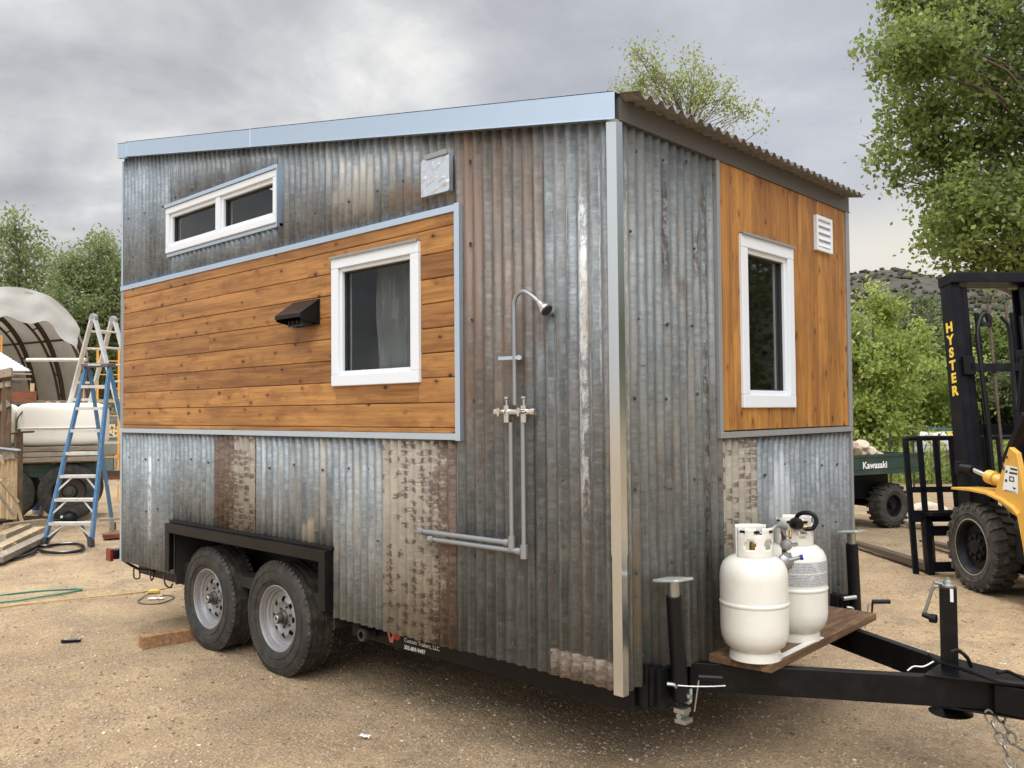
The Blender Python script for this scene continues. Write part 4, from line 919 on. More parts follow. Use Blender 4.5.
mb=MB(); mb.cyl(D_(800,526,4.33),D_(806,527,4.33),.009,8); mb.cyl(D_(790,531,4.3),D_(790,538,4.25),.008,8); mb.build('brass_fitting',M['brass'],rg)

# ================= forklift =================
FK=empty('forklift',(0,0,0)); tag(FK,'yellow forklift with a black mast, forks lowered, parked at the right edge of the yard','forklift')
fh=R(136); ff=Vector((math.cos(fh),math.sin(fh),0)); fl=Vector((-math.sin(fh),math.cos(fh),0))
fo=gnd(972,592)-fl*.62
def S(px,py,yl=.62):
    "forklift-local point where a sight line meets the plane local y = yl"
    d=ray(px,py); n=fl; t=((fo+fl*yl)-CAM).dot(n)/d.dot(n); p=CAM+d*t-fo; return Vector((p.dot(ff),p.dot(fl),p.z))
def X(px,py,xl):
    d=ray(px,py); t=((fo+ff*xl)-CAM).dot(ff)/d.dot(ff); p=CAM+d*t-fo; return Vector((p.dot(ff),p.dot(fl),p.z))
g=G('forklift_yellow'); p=g.obj(); n=g.noise(p,5,6,.65); col=g.mix(n,(.56,.30,.045),(.70,.40,.07)); col=g.mix(g.math('MULTIPLY',g.ramp(g.noise(p,11,7,.75),.6,.72),.7),col,(.10,.06,.03)); g.set(col,.42,0,.5); M['yellow']=g.m
M['mast']=simple('mast_dark_steel',(.006,.0065,.010),.45,.1,.4,9,.1,dirt=(.03,.025,.02),dscale=6,damt=.3,spec=.14)
M['worn']=simple('worn_brown_steel',(.10,.075,.055),.55,.5,.35,12,.2,dirt=(.18,.12,.08))
M['rodchrome']=simple('hydraulic_rod',(.75,.75,.75),.12,1.0,.03)
def ftyre(c,r=.41,w=.22,outer=1,parent=FK):
    wl=empty('wheel',(0,0,0)); wl.parent=parent; mb=MB(); h=w/2
    prof=[(r*.56,-h*.9),(r*.66,-h*1.02),(r*.80,-h*1.05),(r*.90,-h),(r*.945,-h*.9),(r*.945,h*.9),(r*.90,h),(r*.80,h*1.05),(r*.66,h*1.02),(r*.56,h*.9)]
    mb.lathe(prof,c,(0,1,0),64)
    mb.lathe([(r*.74,h*1.03*outer),(r*.755,h*1.08*outer),(r*.77,h*1.03*outer)],c,(0,1,0),64)
    for k in range(24):
        t=2*PI*k/24; rad=Vector((math.cos(t),0,math.sin(t))); tg=Vector((-math.sin(t),0,math.cos(t)))
        for s in (-1,1):
            t2=t+(PI/24 if s>0 else 0); rad=Vector((math.cos(t2),0,math.sin(t2))); tg=Vector((-math.sin(t2),0,math.cos(t2)))
            p0=Vector(c)+rad*r*.965+Vector((0,s*h*.06,0)); p1=Vector(c)+rad*r*.955+Vector((0,s*h*.98,0))+tg*.02
            mb.beam(p0,p1,.055,r*.07,rad)
            p2=Vector(c)+rad*r*.86+Vector((0,s*h*1.0,0))+tg*.022; mb.beam(p1-Vector((0,s*.01,0)),p2,.05,.02,(0,1,0))
    mb.build('tyre',M['tyre_old'],wl,smooth=30,world=False)
    mb=MB(); o=outer
    mb.lathe([(r*.60,h*.95*o),(r*.62,h*1.0*o),(r*.58,h*.98*o),(r*.53,h*.7*o),(r*.50,h*.35*o),(r*.32,h*.30*o),(r*.30,h*.5*o),(r*.17,h*.55*o),(r*.15,h*.75*o),(0,h*.8*o)],c,(0,1,0),48)
    for k in range(8):
        a=2*PI*k/8; q=Vector(c)+Vector((math.cos(a)*r*.24,0,math.sin(a)*r*.24)); mb.cyl(q+Vector((0,h*.4*o,0)),q+Vector((0,h*.68*o,0)),.022,8)
    mb.build('rim',M['mast'],wl,smooth=True,world=False)
    mb=MB(); mb.lathe([(r*.60,h*1.0*o),(r*.615,h*1.04*o),(r*.635,h*1.0*o)],c,(0,1,0),48); mb.build('rim_edge',simple('dusty_rim_edge',(.20,.165,.12),.7),wl,world=False)
    return wl
ftyre((0,.51,.41),outer=1); ftyre((0,-.51,.41),outer=-1); ftyre((-1.75,.45,.34),r=.34,w=.18,outer=1); ftyre((-1.75,-.45,.34),r=.34,w=.18,outer=-1)
# mast: local frame tilted forward about its foot
TA=R(6.5); mo=Vector((.22,0,.30)); mx=Vector((math.cos(TA),0,-math.sin(TA))); mz=Vector((math.sin(TA),0,math.cos(TA)))
YF=.90
def mp(x,y,z): return mo+mx*x+Vector((0,y*YF,0))+mz*z
def mbox(mb,x0,x1,y0,y1,z0,z1):
    vs=[mp(x,y,z) for z in (z0,z1) for (x,y) in ((x0,y0),(x1,y0),(x1,y1),(x0,y1))]
    mb.add(vs,[(0,3,2,1),(4,5,6,7),(0,1,5,4),(1,2,6,5),(2,3,7,6),(3,0,4,7)])
MH=2.74; mb=MB()
for s in (1,-1):
    o1,o0=(.50,.478) if s>0 else (-.478,-.50)
    mbox(mb,.0,.20,o0,o1,0,MH)                                # web
    a,b=(o0-.075,o0) if s>0 else (o1,o1+.075)
    mbox(mb,.0,.022,a,b,0,MH-.01); mbox(mb,.178,.20,a,b,0,MH-.01)
    a,b=(.36,.395) if s>0 else (-.395,-.36)
    mbox(mb,.03,.17,a,b,.05,MH-.12); a,b=(.30,.36) if s>0 else (-.36,-.30); mbox(mb,.03,.05,a,b,.05,MH-.13); mbox(mb,.15,.17,a,b,.05,MH-.13)
mbox(mb,-.05,.21,-.51,.51,MH-.10,MH+.0); mbox(mb,.001,.021,-.40,.40,.10,.30); mbox(mb,.20,.26,-.42,.42,1.15,1.25)
mbox(mb,-.04,.03,.36,.52,.38,.50); mbox(mb,-.04,.05,.33,.46,1.72,1.9); mbox(mb,-.04,.02,-.39,.39,1.75,1.83)
mast=mb.build('mast',M['mast'],FK,world=False,bevel=.004)
for i,ch in enumerate('HYSTER'):
    p=mp(.088,.5015+.0016,2.17-i*.127); text('mast_lettering',ch,.128,M['yellow_text'],p,tuple(-mx),tuple(mz),mast,.0008,'CENTER',.006,1.3)
mb=MB()
for yy in (.20,-.20): mb.tube([mp(.06,yy,0.05),mp(.06,yy,1.5)],.035,12); mb.tube([mp(.06,yy,1.5),mp(.06,yy,2.35)],.022,10)
mb.build('lift_cylinder',M['mast'],mast,world=False,smooth=True)
mb=MB()
for yy in (.10,-.10):
    mb=MB()
    for k in range(100): 
        z=.35+k*.021; c=mp(.0,yy,z); mb.beam(c-mz*.011,c+mz*.011,.02 if k%2 else .028,.012,mx)
    mb.build('lift_chain',M['worn'],mast,world=False)
mb=MB()
mb.tube(catmull([mp(-.02,.24,.3),mp(-.03,.25,1.2),mp(-.03,.27,1.9),mp(-.02,.26,2.15),mp(-.01,.20,2.30),mp(-.01,.14,2.32),mp(0,.10,2.2)],8),.022,8); mb.tube(catmull([mp(-.02,-.02,2.3),mp(-.03,-.10,2.1),mp(-.03,-.06,1.3),mp(-.03,-.1,.5)],8),.018,8); mb.lathe([(.03,-.02),(.07,-.02),(.07,.02),(.03,.02)],mp(.0,.15,2.27),mx,20); mb.tube(catmull([mp(-.02,-.25,2.3),mp(-.06,-.2,1.7),mp(-.1,-.05,1.1),mp(-.05,.0,.6)],8),.018,8); mb.build('hydraulic_hose',M['black_plain'],mast,world=False,smooth=True)
# carriage, backrest and forks
YF=1.0
mb=MB(); CX=.33
def cbox(x0,x1,y0,y1,z0,z1): mbox(mb,x0+CX,x1+CX,y0,y1,z0,z1)
cbox(.27,.31,-.42,.60,-.20,-.10); cbox(.27,.31,-.42,.60,.16,.26); cbox(.24,.27,.10,.16,-.2,.55); cbox(.24,.27,-.16,-.10,-.2,.55); cbox(.25,.33,.54,.60,-.22,.36); cbox(-.08,.24,-.3,.3,.0,.12); cbox(.10,.31,-.42,.60,.36,.40)
car=mb.build('carriage',M['mast'],FK,world=False,bevel=.003)
mb=MB()
cbox(.315,.335,-.60,.70,.60,.66); cbox(.315,.335,-.60,.70,.30,.42); 
for y in (-.50,-.33,-.16,.01,.18,.35,.52): mbox(mb,.315+CX,.33+CX,y,y+.06,.42,1.17)
for y in (-.65,.66): mbox(mb,.33+CX,.36+CX,y,y+.055,-.22,1.13)
P0=mp(.34,.6,1.08); Xb=.345+CX; mb.tube(catmull([mp(Xb,.69,1.06),mp(Xb,.685,1.13),mp(Xb,.63,1.16),mp(Xb,.0,1.16),mp(Xb,-.58,1.16),mp(Xb,-.63,1.13),mp(Xb,-.63,1.08)],5),.026,8)
mb.build('load_backrest',M['mast'],FK,world=False,bevel=.003)
mb=MB()
for y in (.54,-.36):
    a=mp(.33+CX,y,.3); mb.beam(a,(a.x-.045,y,.10),.11,.045,(1,0,0)); mb.prism([(a.x-.08,.04),(a.x+1.75,.05),(a.x+1.75,.075),(a.x+1.0,.10),(a.x-.08,.11)],(0,y-.055,0),(1,0,0),(0,0,1),(0,1,0),.11)
mb.build('fork',M['worn'],FK,world=False,bevel=.003)
# body
def poly_side(pts,yl,th,name,mat,parent=FK,bev=.006):
    q=[S(px,py,yl) for px,py in pts]; mb=MB(); mb.prism([(v.x,v.z) for v in q],(0,yl,0),(1,0,0),(0,0,1),(0,-1,0),th); return mb.build(name,mat,parent,world=False,bevel=bev)
cw=poly_side([(993,497),(1009,447),(1016,453),(1019.5,470),(1024,494),(1034,500),(1060,520),(1060,540),(1012,514)],.600,.05,'cowl',M['yellow'])
# wheel arch: a bent plate swept across the tyre width
arch=[(951,487),(968,488.5),(985,492),(1000,499),(1011,507),(1017,514),(1023,545),(1028,585),(1031,590)]
q=[S(px,py,.64) for px,py in arch]; mb=MB()
top=[Vector((v.x,.64,v.z)) for v in q]; bot=[Vector((v.x,.36,v.z+.0)) for v in q]; n=len(q)
vs=top+bot+[t-Vector((0,0,.022)) for t in top]+[t-Vector((0,0,.022)) for t in bot]; fs=[]
for i in range(n-1): fs+=[(i,i+1,n+i+1,n+i),(2*n+i,3*n+i,3*n+i+1,2*n+i+1),(i,2*n+i,2*n+i+1,i+1),(n+i,n+i+1,3*n+i+1,3*n+i)]
fs+=[(0,n,3*n,2*n),(n-1,3*n-1,4*n-1,2*n-1)]
mb.add(vs,fs)
e=S(1017,514,.64); f_=S(1031,590,.64)
mb.prism([(e.x,e.z),(f_.x,f_.z),(f_.x-.5,f_.z),(f_.x-.5,e.z+.1),(e.x-.1,e.z+.06)],(0,.635,0),(1,0,0),(0,0,1),(0,-1,0),.03)
mb.build('mudguard',M['yellow'],FK,world=False,bevel=.004)
mb=MB(); mb.box((-1.9,-.52,.35),(-.50,.52,.62)); mb.box((-.50,-.38,.22),(.30,.38,.60)); mb.build('chassis',M['mast'],FK,world=False,bevel=.01)
mb=MB(); mb.box((-1.3,-.5,.62),(-.55,.5,.95)); mb.prism([(-1.3,.62),(-1.3,1.1),(-1.9,1.25),(-2.3,1.15),(-2.4,.5),(-2.2,.3),(-2.0,.62)],(0,-.55,0),(1,0,0),(0,0,1),(0,1,0),1.1); mb.build('counterweight',M['yellow'],FK,world=False,bevel=.02)
mb=MB(); mb.box((-1.35,-.25,.95),(-.85,.25,1.08)); mb.box((-1.4,-.25,1.08),(-1.28,.25,1.5)); mb.build('seat',M['black_plain'],FK,world=False,bevel=.03)
mb=MB()
for y in (.47,-.47):
    mb.beam((-.42,y,.85),(-.62,y,2.15),.05,.05,(1,0,0)); mb.beam((-1.75,y,1.1),(-1.6,y,2.15),.05,.05,(1,0,0)); mb.beam((-.55,y,2.15),(-1.65,y,2.15),.06,.06)
for k in range(9): x=-.6-k*.125; mb.beam((x,-.47,2.16),(x,.47,2.16),.04,.02)
a=S(1006,462,.52); b=S(1026,414,.52); mb.beam(a,b,.06,.06,(1,0,0)); mb.build('overhead_guard',M['mast'],FK,world=False,bevel=.004)
mb=MB(); a=S(962,468,.50); b=S(974,470,.50); c=S(989,476.5,.50); mb.cyl(b,c,.026,14); mb.build('tilt_rod',M['rodchrome'],FK,world=False,smooth=True)
mb=MB(); mb.cyl(a,b,.045,12); mb.box((a.x-.0,.42,a.z-.06),(a.x+.08,.53,a.z+.06)); mb.build('tilt_clevis',M['mast'],FK,world=False,bevel=.006)
mb=MB(); mb.cyl(c,S(996,479,.50),.062,16); mb.cyl(S(996,479,.50),S(1010,484,.50),.05,14); mb.build('tilt_cylinder',M['yellow'],FK,world=False,smooth=True)
mb=MB(); q=[S(px,py,.603) for px,py in ((1005.5,465),(1017.5,467.5),(1018,494),(1002.5,490))]; mb.prism([(v.x,v.z) for v in q],(0,.6015,0),(1,0,0),(0,0,1),(0,1,0),.001); dc=mb.build('warning_decal',M['paper'],cw,world=False)
mb=MB()
for pts in (((1010,467.5),(1017,469),(1017,471),(1010,469.6)),((1009,471.5),(1017,473),(1017,475),(1009,473.5)),((1005.5,470),(1007.5,470.5),(1007,473),(1005,472.5)),((1009,476),(1014,477),(1014,478),(1009,477.2)),((1009,480),(1014,481),(1014,482),(1009,481.2)),((1009,476),(1010,476.2),(1010,481),(1009,481)),((1013,477),(1014,477),(1014,482),(1013,482)),((1004.8,479),(1007,479.5),(1007,482),(1004.5,481.5)),((1012,487),(1016,488),(1014,490)),((1004,489.5),(1016,492),(1016,492.6),(1004,490.2))):
    q=[S(px,py,.605) for px,py in pts]; mb.prism([(v.x,v.z) for v in q],(0,.6028,0),(1,0,0),(0,0,1),(0,1,0),.001)
mb.build('decal_symbols',M['ink'],dc,world=False)
mb=MB()
for px,py in ((1007,457),(1003.5,468)): v=S(px,py,.6); mb.cyl((v.x,.59,v.z),(v.x,.604,v.z),.014,10)
mb.build('bolt',M['ink'],cw,world=False)
mb=MB(); a=S(1019,482,.5); mb.box((a.x-.22,.38,a.z),(a.x,.5,a.z+.14)); bx_=mb.build('side_box',M['pink'],FK,world=False,bevel=.01)
mb=MB(); a=X(950,478,.40); mb.box((.30,.20,.62),(.50,.50,.72)); mb.box((.32,.05,.50),(.52,.42,.60)); mb.build('mast_pivot',M['worn'],FK,world=False,bevel=.01)
FK.location=fo; FK.rotation_euler=(0,0,fh)

# ================= utility cart =================
UT=empty('utility_cart',(0,0,0)); tag(UT,'dark green utility cart with a dumping bed full of rocks, half hidden behind the house','utility cart')
uh=R(250); uf=Vector((math.cos(uh),math.sin(uh),0)); ul=Vector((-math.sin(uh),math.cos(uh),0)); uo=gnd(896,528)-ul*.62
def U(px,py,yl=.66):
    d=ray(px,py); t=((uo+ul*yl)-CAM).dot(ul)/d.dot(ul); p=CAM+d*t-uo; return Vector((p.dot(uf),p.dot(ul),p.z))
M['green']=simple('dark_green_paint',(.018,.045,.036),.4,.1,.2,6,.05,dirt=(.12,.11,.08),dscale=4,damt=.25)
tl_=U(850,457); tr_=U(924,452); bl_=U(850,478); zt=(tl_.z+tr_.z)/2; zb=zt-.27; xr=tr_.x; xf=xr+1.45
mb=MB(); y=.66
mb.box((xr,y-.03,zb),(xf,y,zt)); mb.box((xr,-y,zb),(xf,-y+.03,zt)); mb.box((xr,-y+.031,zb+.0),(xr+.03,y-.031,zt-.002)); mb.box((xf-.03,-y+.031,zb),(xf,y-.031,zt+.0)); mb.box((xr+.031,-y+.031,zb),(xf-.031,y-.031,zb+.02))
for s in (y,-y-.012): mb.box((xr-.01,s,zt-.03),(xf+.01,s+.012,zt+.01)); mb.box((xr,s,zb+.08),(xf,s+.008,zb+.10)); mb.box((xr,s,zb),(xf,s+.012,zb+.03))
mb.build('cargo_bed',M['green'],UT,world=False,bevel=.004)
p=U(862,468.7); text('lettering','Kawasaki',.13,M['white_text'],(p.x,.6715,p.z),(-1,0,0),(0,0,1),UT,.001,'LEFT',.003)
def uw(c,o,r=.31):
    w=empty('wheel',(0,0,0)); w.parent=UT; mb=MB(); h=.12
    mb.lathe([(r*.5,-h*.8),(r*.7,-h),(r*.9,-h*.9),(r,-h*.6),(r,h*.6),(r*.9,h*.9),(r*.7,h),(r*.5,h*.8)],c,(0,1,0),40)
    for k in range(20):
        t=2*PI*k/20; rad=Vector((math.cos(t),0,math.sin(t)))
        for s in (-1,1): mb.beam(Vector(c)+rad*r+Vector((0,s*.01,0)),Vector(c)+rad*r*.985+Vector((0,s*h*.95,0)),.04,.025,rad)
    mb.build('tyre',M['tyre'],w,smooth=30,world=False)
    mb=MB(); mb.lathe([(r*.5,h*.8*o),(r*.45,h*.3*o),(.05,h*.3*o),(.045,h*.7*o),(0,h*.75*o)],c,(0,1,0),28); mb.build('rim',M['mast'],w,world=False,smooth=True)
for c,o in (((0,.50,.31),1),((0,-.5,.31),-1),((1.85,.5,.31),1),((1.85,-.5,.31),-1)): uw(c,o)
mb=MB(); mb.box((-.2,-.35,.42),(2.2,.35,zb-.03)); mb.cyl((0,-.5,.31),(0,.5,.31),.05); mb.box((-.3,-.04,.28),(.4,.04,.45)); mb.cyl((1.85,-.5,.31),(1.85,.5,.31),.04); mb.box((xf+.05,-.6,.3),(xf+.7,.6,.62)); mb.prism([(xf+.7,.35),(xf+1.5,.35),(xf+1.55,.8),(xf+1.3,.95),(xf+.9,.98),(xf+.7,.62)],(0,-.6,0),(1,0,0),(0,0,1),(0,1,0),1.2); mb.build('chassis',M['mast'],UT,world=False,bevel=.02)
mb=MB(); ex=U(860,460,.62).x
for s in (.60,-.60):
    xx=max(ex,xf+.02); mb.tube(catmull([(xx,s,zb+.1),(xx+.01,s,1.2),(xx+.02,s,1.58),(xx+.10,s,1.68),(xx+.9,s,1.72),(xx+1.2,s,1.4),(xx+1.35,s,.9)],5),.028,10)
mb.tube([(xx+.01,-.6,1.1),(xx+.01,.6,1.1)],.02,8); mb.tube([(xx+.1,-.6,1.68),(xx+.1,.6,1.68)],.024,8); mb.build('roll_cage',M['black_plain'],UT,world=False,smooth=True)
mb=MB(); mb.box((xx-.05,-.66,1.72),(xx+1.0,.66,1.745)); mb.build('roof_panel',M['trim_dull'],UT,world=False,bevel=.008)
mb=MB(); mb.box((xx+.05,-.55,.62),(xx+.5,.55,.75)); mb.box((xx+.02,-.55,.76),(xx+.10,.55,1.15)); mb.build('bench_seat',M['black_plain'],UT,world=False,bevel=.03)
UT.location=uo; UT.rotation_euler=(0,0,uh)
def rock_mesh(name,r,seed,mat,squash=(1,.8,.6),sub=3):
    bm=bmesh.new(); bmesh.ops.create_icosphere(bm,subdivisions=sub,radius=1)
    rr=random.Random(seed); o=Vector((rr.uniform(0,50),rr.uniform(0,50),0))
    pl=[(Vector((rr.gauss(0,1),rr.gauss(0,1),rr.gauss(0,1))).normalized(),rr.uniform(.62,.85)) for _ in range(9)]
    for v in bm.verts:
        p=v.co.copy()
        for n_,d_ in pl:
            k=p.dot(n_)
            if k>d_: p-=n_*(k-d_)*.9
        p*=1+.12*mn.noise(p*1.7+o); v.co=Vector((p.x*squash[0],p.y*squash[1],p.z*squash[2]))*r
    me=bpy.data.meshes.new(name); bm.to_mesh(me); bm.free(); me.materials.append(mat); o_=bpy.data.objects.new(name,me); COL.objects.link(o_); return o_
M['sandstone']=simple('pinkish_sandstone',(.48,.36,.25),.8,0,.3,4,.4,dirt=(.30,.22,.16),dscale=3)
M['sandstone2']=simple('pale_sandstone',(.55,.47,.36),.8,0,.25,4,.4,dirt=(.36,.25,.18),dscale=3)
rocks=[((853,452),.15,'large pinkish rock half hidden by the house corner, in the cart bed'),((861,446),.13,'flat brownish rock lying on top of the heap in the cart bed'),((860,453),.12,'tan rock in the middle of the cart bed heap'),((869,452),.14,'pale angular rock at the right end of the heap in the cart bed'),((880,455.5),.08,'small flat rock lying alone near the cart bed wall'),((848,446),.16,'upper left rock of the heap in the cart bed')]
for i,((px,py),r_,lab) in enumerate(rocks):
    o=rock_mesh('rock',r_,i,M['sandstone2'] if i in (1,3) else M['sandstone']); d=ray(px,py); t=((uo+ul*.42)-CAM).dot(ul)/d.dot(ul); o.location=CAM+d*t; o.rotation_euler=(random.random(),random.random(),random.random()*6)
    tag(o,lab,'rock','rocks in the cart bed')
for i,(px,py,D,r_,lab) in enumerate([(932,510,13.5,.24,'pale broken rock on the ground behind the forklift carriage, upper one'),(934,521,12.8,.30,'long pale slab of rock on the ground behind the forklift carriage'),(921,523,12.2,.16,'small tan rock lying between the forks and the cart wheel')]):
    o=rock_mesh('rock',r_,i+20,M['sandstone2'],(1.3,.9,.55)); o.location=dep(px,py,D); o.location.z=max(.07,o.location.z); tag(o,lab,'rock','broken rocks behind the forklift')
# ================= things at the left =================
def frame_at(px,py,az,label,cat,name,D=None,group=None):
    p=gnd(px,py) if D is None else gx(px,D); return empty(name,(p.x,p.y,0),R(az),label,cat,group)
M['fibre']=simple('blue_fibreglass',(.05,.17,.33),.4,0,.15,8,.05,dirt=(.25,.3,.33),dscale=12,damt=.35)
M['alu']=simple('dull_aluminium',(.62,.62,.60),.42,.6,.1,12,.1,dirt=(.42,.38,.3),dscale=8,damt=.4)
M['orange']=simple('orange_fibreglass',(.72,.33,.06),.45,0,.1,8)
def L(mb_,name,mat,par,**k): return mb_.build(name,mat,par,world=False,**k)
# blue stepladder
A=gnd(40,547); B=gnd(95,546); c=(A+B)/2
ld=empty('stepladder',(0,0,0),0,'blue fibreglass stepladder with aluminium steps standing open left of the house','stepladder'); hw=(B-A).length/2-.03; Hh=2.36; tw=.165
fy=lambda z: z*.30; hx=lambda z: hw+(tw-hw)*z/Hh
mb=MB()
for s in (-1,1): mb.beam((s*hw,0,0),(s*tw,fy(Hh),Hh),.032,.075,(0,1,0)); mb.beam((s*hw,.0,0),(s*tw,fy(Hh),Hh),.006,.09,(0,1,0))
L(mb,'front_rail',M['fibre'],ld,bevel=.003)
mb=MB()
for s in (-1,1): mb.beam((s*(hw-.07),1.62,0),(s*(tw-.02),fy(Hh)+.06,Hh-.04),.03,.055,(0,1,0))
L(mb,'rear_rail',M['fibre'],ld)
for k in range(1,8):
    z=k*.3; mb=MB(); w=hx(z); mb.box((-w+.015,fy(z)-.045,z-.012),(w-.015,fy(z)+.045,z+.004)); mb.box((-w+.015,fy(z)-.05,z-.035),(w-.015,fy(z)-.045,z+.004)); L(mb,'step',M['alu'],ld)
mb=MB()
for z in (.9,.6,.3):
    w=hx(z)
    for s in (-1,1): mb.beam((s*(w-.16 if z>.4 else w-.2),fy(z)-.01,z-.03),(s*hx(z-.19),fy(z-.19),z-.2),.02,.012,(0,1,0))
for z in (.7,1.3,1.9): yy=1.62+(fy(Hh)+.06-1.62)*z/Hh; w=(hw-.07)+(tw-.02-hw+.07)*z/Hh; mb.beam((-w,yy,z),(w,yy,z),.02,.03)
L(mb,'brace',M['alu'],ld)
mb=MB(); mb.box((-tw-.03,fy(Hh)-.09,Hh),(tw+.03,fy(Hh)+.13,Hh+.05)); L(mb,'ladder_cap',simple('dark_ladder_cap',(.10,.10,.11),.5),ld,bevel=.01)
mb=MB(); mb.prism([(-.09,0),(.09,0),(.09,.02),(-.09,.02)],(0,fy(Hh)-.092,Hh+.015),(1,0,0),(0,0,1),(0,-1,0),.002); L(mb,'cap_plate',M['alu'],ld)
for s in (-1,1):
    mb=MB(); mb.beam((s*(hw+.0),.0,.0),(s*(hw-.02),.02,.12),.05,.09,(0,1,0)); mb.beam((s*hw,.02,.02),(s*(hw-.2),.09,.28),.03,.02,(0,1,0)); L(mb,'ladder_foot',M['gasket'],ld)
    mb=MB(); mb.beam((s*(hw-.07),1.62,0),(s*(hw-.075),1.60,.1),.05,.08,(0,1,0)); L(mb,'ladder_foot',M['gasket'],ld)
ld.location=c; ld.rotation_euler=(0,0,R(40))
# articulated aluminium ladder behind
D2=14.4; pc=gx(103,D2); al=empty('folding_ladder',(0,0,0),0,'tall worn aluminium folding ladder opened into an A behind the blue stepladder','ladder'); HT=3.27; sp=1.2; hd_=.20
mb=MB()
for s in (-1,1):
    mb.beam((-sp,s*hd_,0),(-.04,s*hd_,HT),.035,.075,(0,1,0)); mb.beam((sp,s*hd_,0),(.04,s*hd_,HT),.035,.075,(0,1,0))
L(mb,'ladder_rail',M['alu'],al,bevel=.004)
mb=MB(); k=1
while k*.28<HT-.1:
    z=k*.28; f=1-z/HT
    for sx_ in (-1,1): mb.cyl((sx_*(sp*f+.03),-hd_,z),(sx_*(sp*f+.03),hd_,z),.018,8)
    k+=1
L(mb,'rung',M['alu'],al); mb=MB()
for s in (-1,1): mb.cyl((0,s*hd_-.03,HT+.02),(0,s*hd_+.03,HT+.02),.075,16)
L(mb,'hinge',M['trim_dull'],al,bevel=.004)
al.location=pc; al.rotation_euler=(0,0,R(20))
# orange frame further back
oc=gx(107,17); og=empty('scaffold_ladder',(0,0,0),0,'tall orange scaffold ladder standing behind the aluminium folding ladder','ladder'); mb=MB(); zt=1.69+(416-349)/866*17
for x in (-.17,.21): mb.beam((x,0,.35 if x<0 else .9),(x,0,zt),.024,.04)
L(mb,'post',M['orange'],og); mb=MB(); z=.6
while z<zt: mb.beam((-.17,0,z),(.21,0,z),.018,.02); z+=.27
mb.beam((-.42,0,zt),(.21,0,zt),.025,.025); mb.beam((-.42,0,zt),(-.40,.0,0),.02,.02); mb.beam((.21,.0,.0),(.21,.02,.9),.035,.035); L(mb,'crossbar',M['orange'],og); og.location=oc; og.rotation_euler=(0,0,R(68))

# wagon with the cream tank
Dw=13.9; wc=gx(50,Dw); wg=empty('farm_wagon',(0,0,0),0,'old green farm wagon with a weathered timber bed behind the blue stepladder','wagon')
zf=lambda py: 1.69-(py-417)/866*Dw
sx_=lambda px: (px-50)/866*Dw
M['oldgreen']=simple('old_green_frame',(.03,.07,.05),.6,.1,.3,7,.1,dirt=(.12,.08,.05),dscale=5,damt=.5)
mb=MB(); mb.box((sx_(-60),-.05,zf(464)),(sx_(92),.9,zf(448)));
for k in range(3): mb.box((sx_(-62),-.10,zf(464)+.02+k*.085),(sx_(94),-.052,zf(464)+.095+k*.085))
L(mb,'timber_bed',M['oldwood_h'],wg,bevel=.006)
mb=MB(); mb.beam((sx_(-60),.1,zf(469)),(sx_(92),.1,zf(469)),.08,.13); mb.beam((sx_(-60),.75,zf(469)),(sx_(92),.75,zf(469)),.08,.13); mb.beam((sx_(18),.12,zf(475)),(sx_(75),.12,zf(475)),.1,.10); mb.prism([(sx_(60),zf(475)),(sx_(92),zf(470)),(sx_(80),zf(484)),(sx_(68),zf(492))],(0,.2,0),(1,0,0),(0,0,1),(0,1,0),.06)
for px in (12,68): mb.cyl((sx_(px),.0,.46),(sx_(px),1.1,.46),.05); mb.beam((sx_(px),.4,.46),(sx_(px),.4,zf(470)),.1,.3,(1,0,0))
L(mb,'wagon_frame',M['oldgreen'],wg,bevel=.006)
for px in (9,68):
    for yy in (-.02,.95):
        w=empty('wheel',(0,0,0)); w.parent=wg; mb=MB(); c=(sx_(px),yy+.1,.46); mb.lathe([(.26,-.10),(.34,-.12),(.42,-.115),(.455,-.09),(.46,0),(.455,.09),(.42,.115),(.34,.12),(.26,.10)],c,(0,1,0),48); L(mb,'tyre',M['tyre_old'],w,smooth=True)
        mb=MB(); mb.lathe([(.27,-.09),(.25,-.05),(.22,.0),(.12,.01),(.09,-.06),(0,-.07)],c,(0,1,0),32); L(mb,'rim',M['hub'],w,smooth=True)
mb=MB(); mb.beam((sx_(80),.1,.75),(sx_(150),-.1,.72),.07,.09); mb.beam((sx_(118),-.05,.45),(sx_(118),-.05,.72),.04,.04); L(mb,'drawbar',M['hub'],wg)
wg.location=wc; wg.rotation_euler=(0,0,R(66))
def sbox(mb,a,b,e=.22,nu=40,nv=20,wob=.01,seed=0):
    "rounded superellipsoid block between corners a and b"
    c=[(a[i]+b[i])/2 for i in range(3)]; h=[(b[i]-a[i])/2 for i in range(3)]; P=[]
    sg=lambda v,p: math.copysign(abs(v)**p,v)
    for i in range(nu+1):
        u=-PI+2*PI*i/nu; row=[]
        for j in range(nv+1):
            v=-PI/2+PI*j/nv; cu,su,cv,sv=math.cos(u),math.sin(u),math.cos(v),math.sin(v)
            p=Vector((sg(cv,e)*sg(cu,e),sg(cv,e)*sg(su,e),sg(sv,e))); w=1+wob*mn.noise(p*2+Vector((seed,0,0)))*2
            row.append((c[0]+h[0]*p.x*w,c[1]+h[1]*p.y*w,c[2]+h[2]*p.z*w))
        P.append(row)
    mb.grid(P)
g=G('cream_plastic'); p=g.sep(g.obj()); n=g.noise(g.obj(),3,5,.6); col=g.mix(n,(.74,.71,.62),(.82,.80,.74)); col=g.mix(g.math('MULTIPLY',g.ramp(g.noise(g.obj(),6,6,.7),.55,.7),.3),col,(.6,.5,.36)); g.set(col,.5,0,.4); M['poly']=g.m
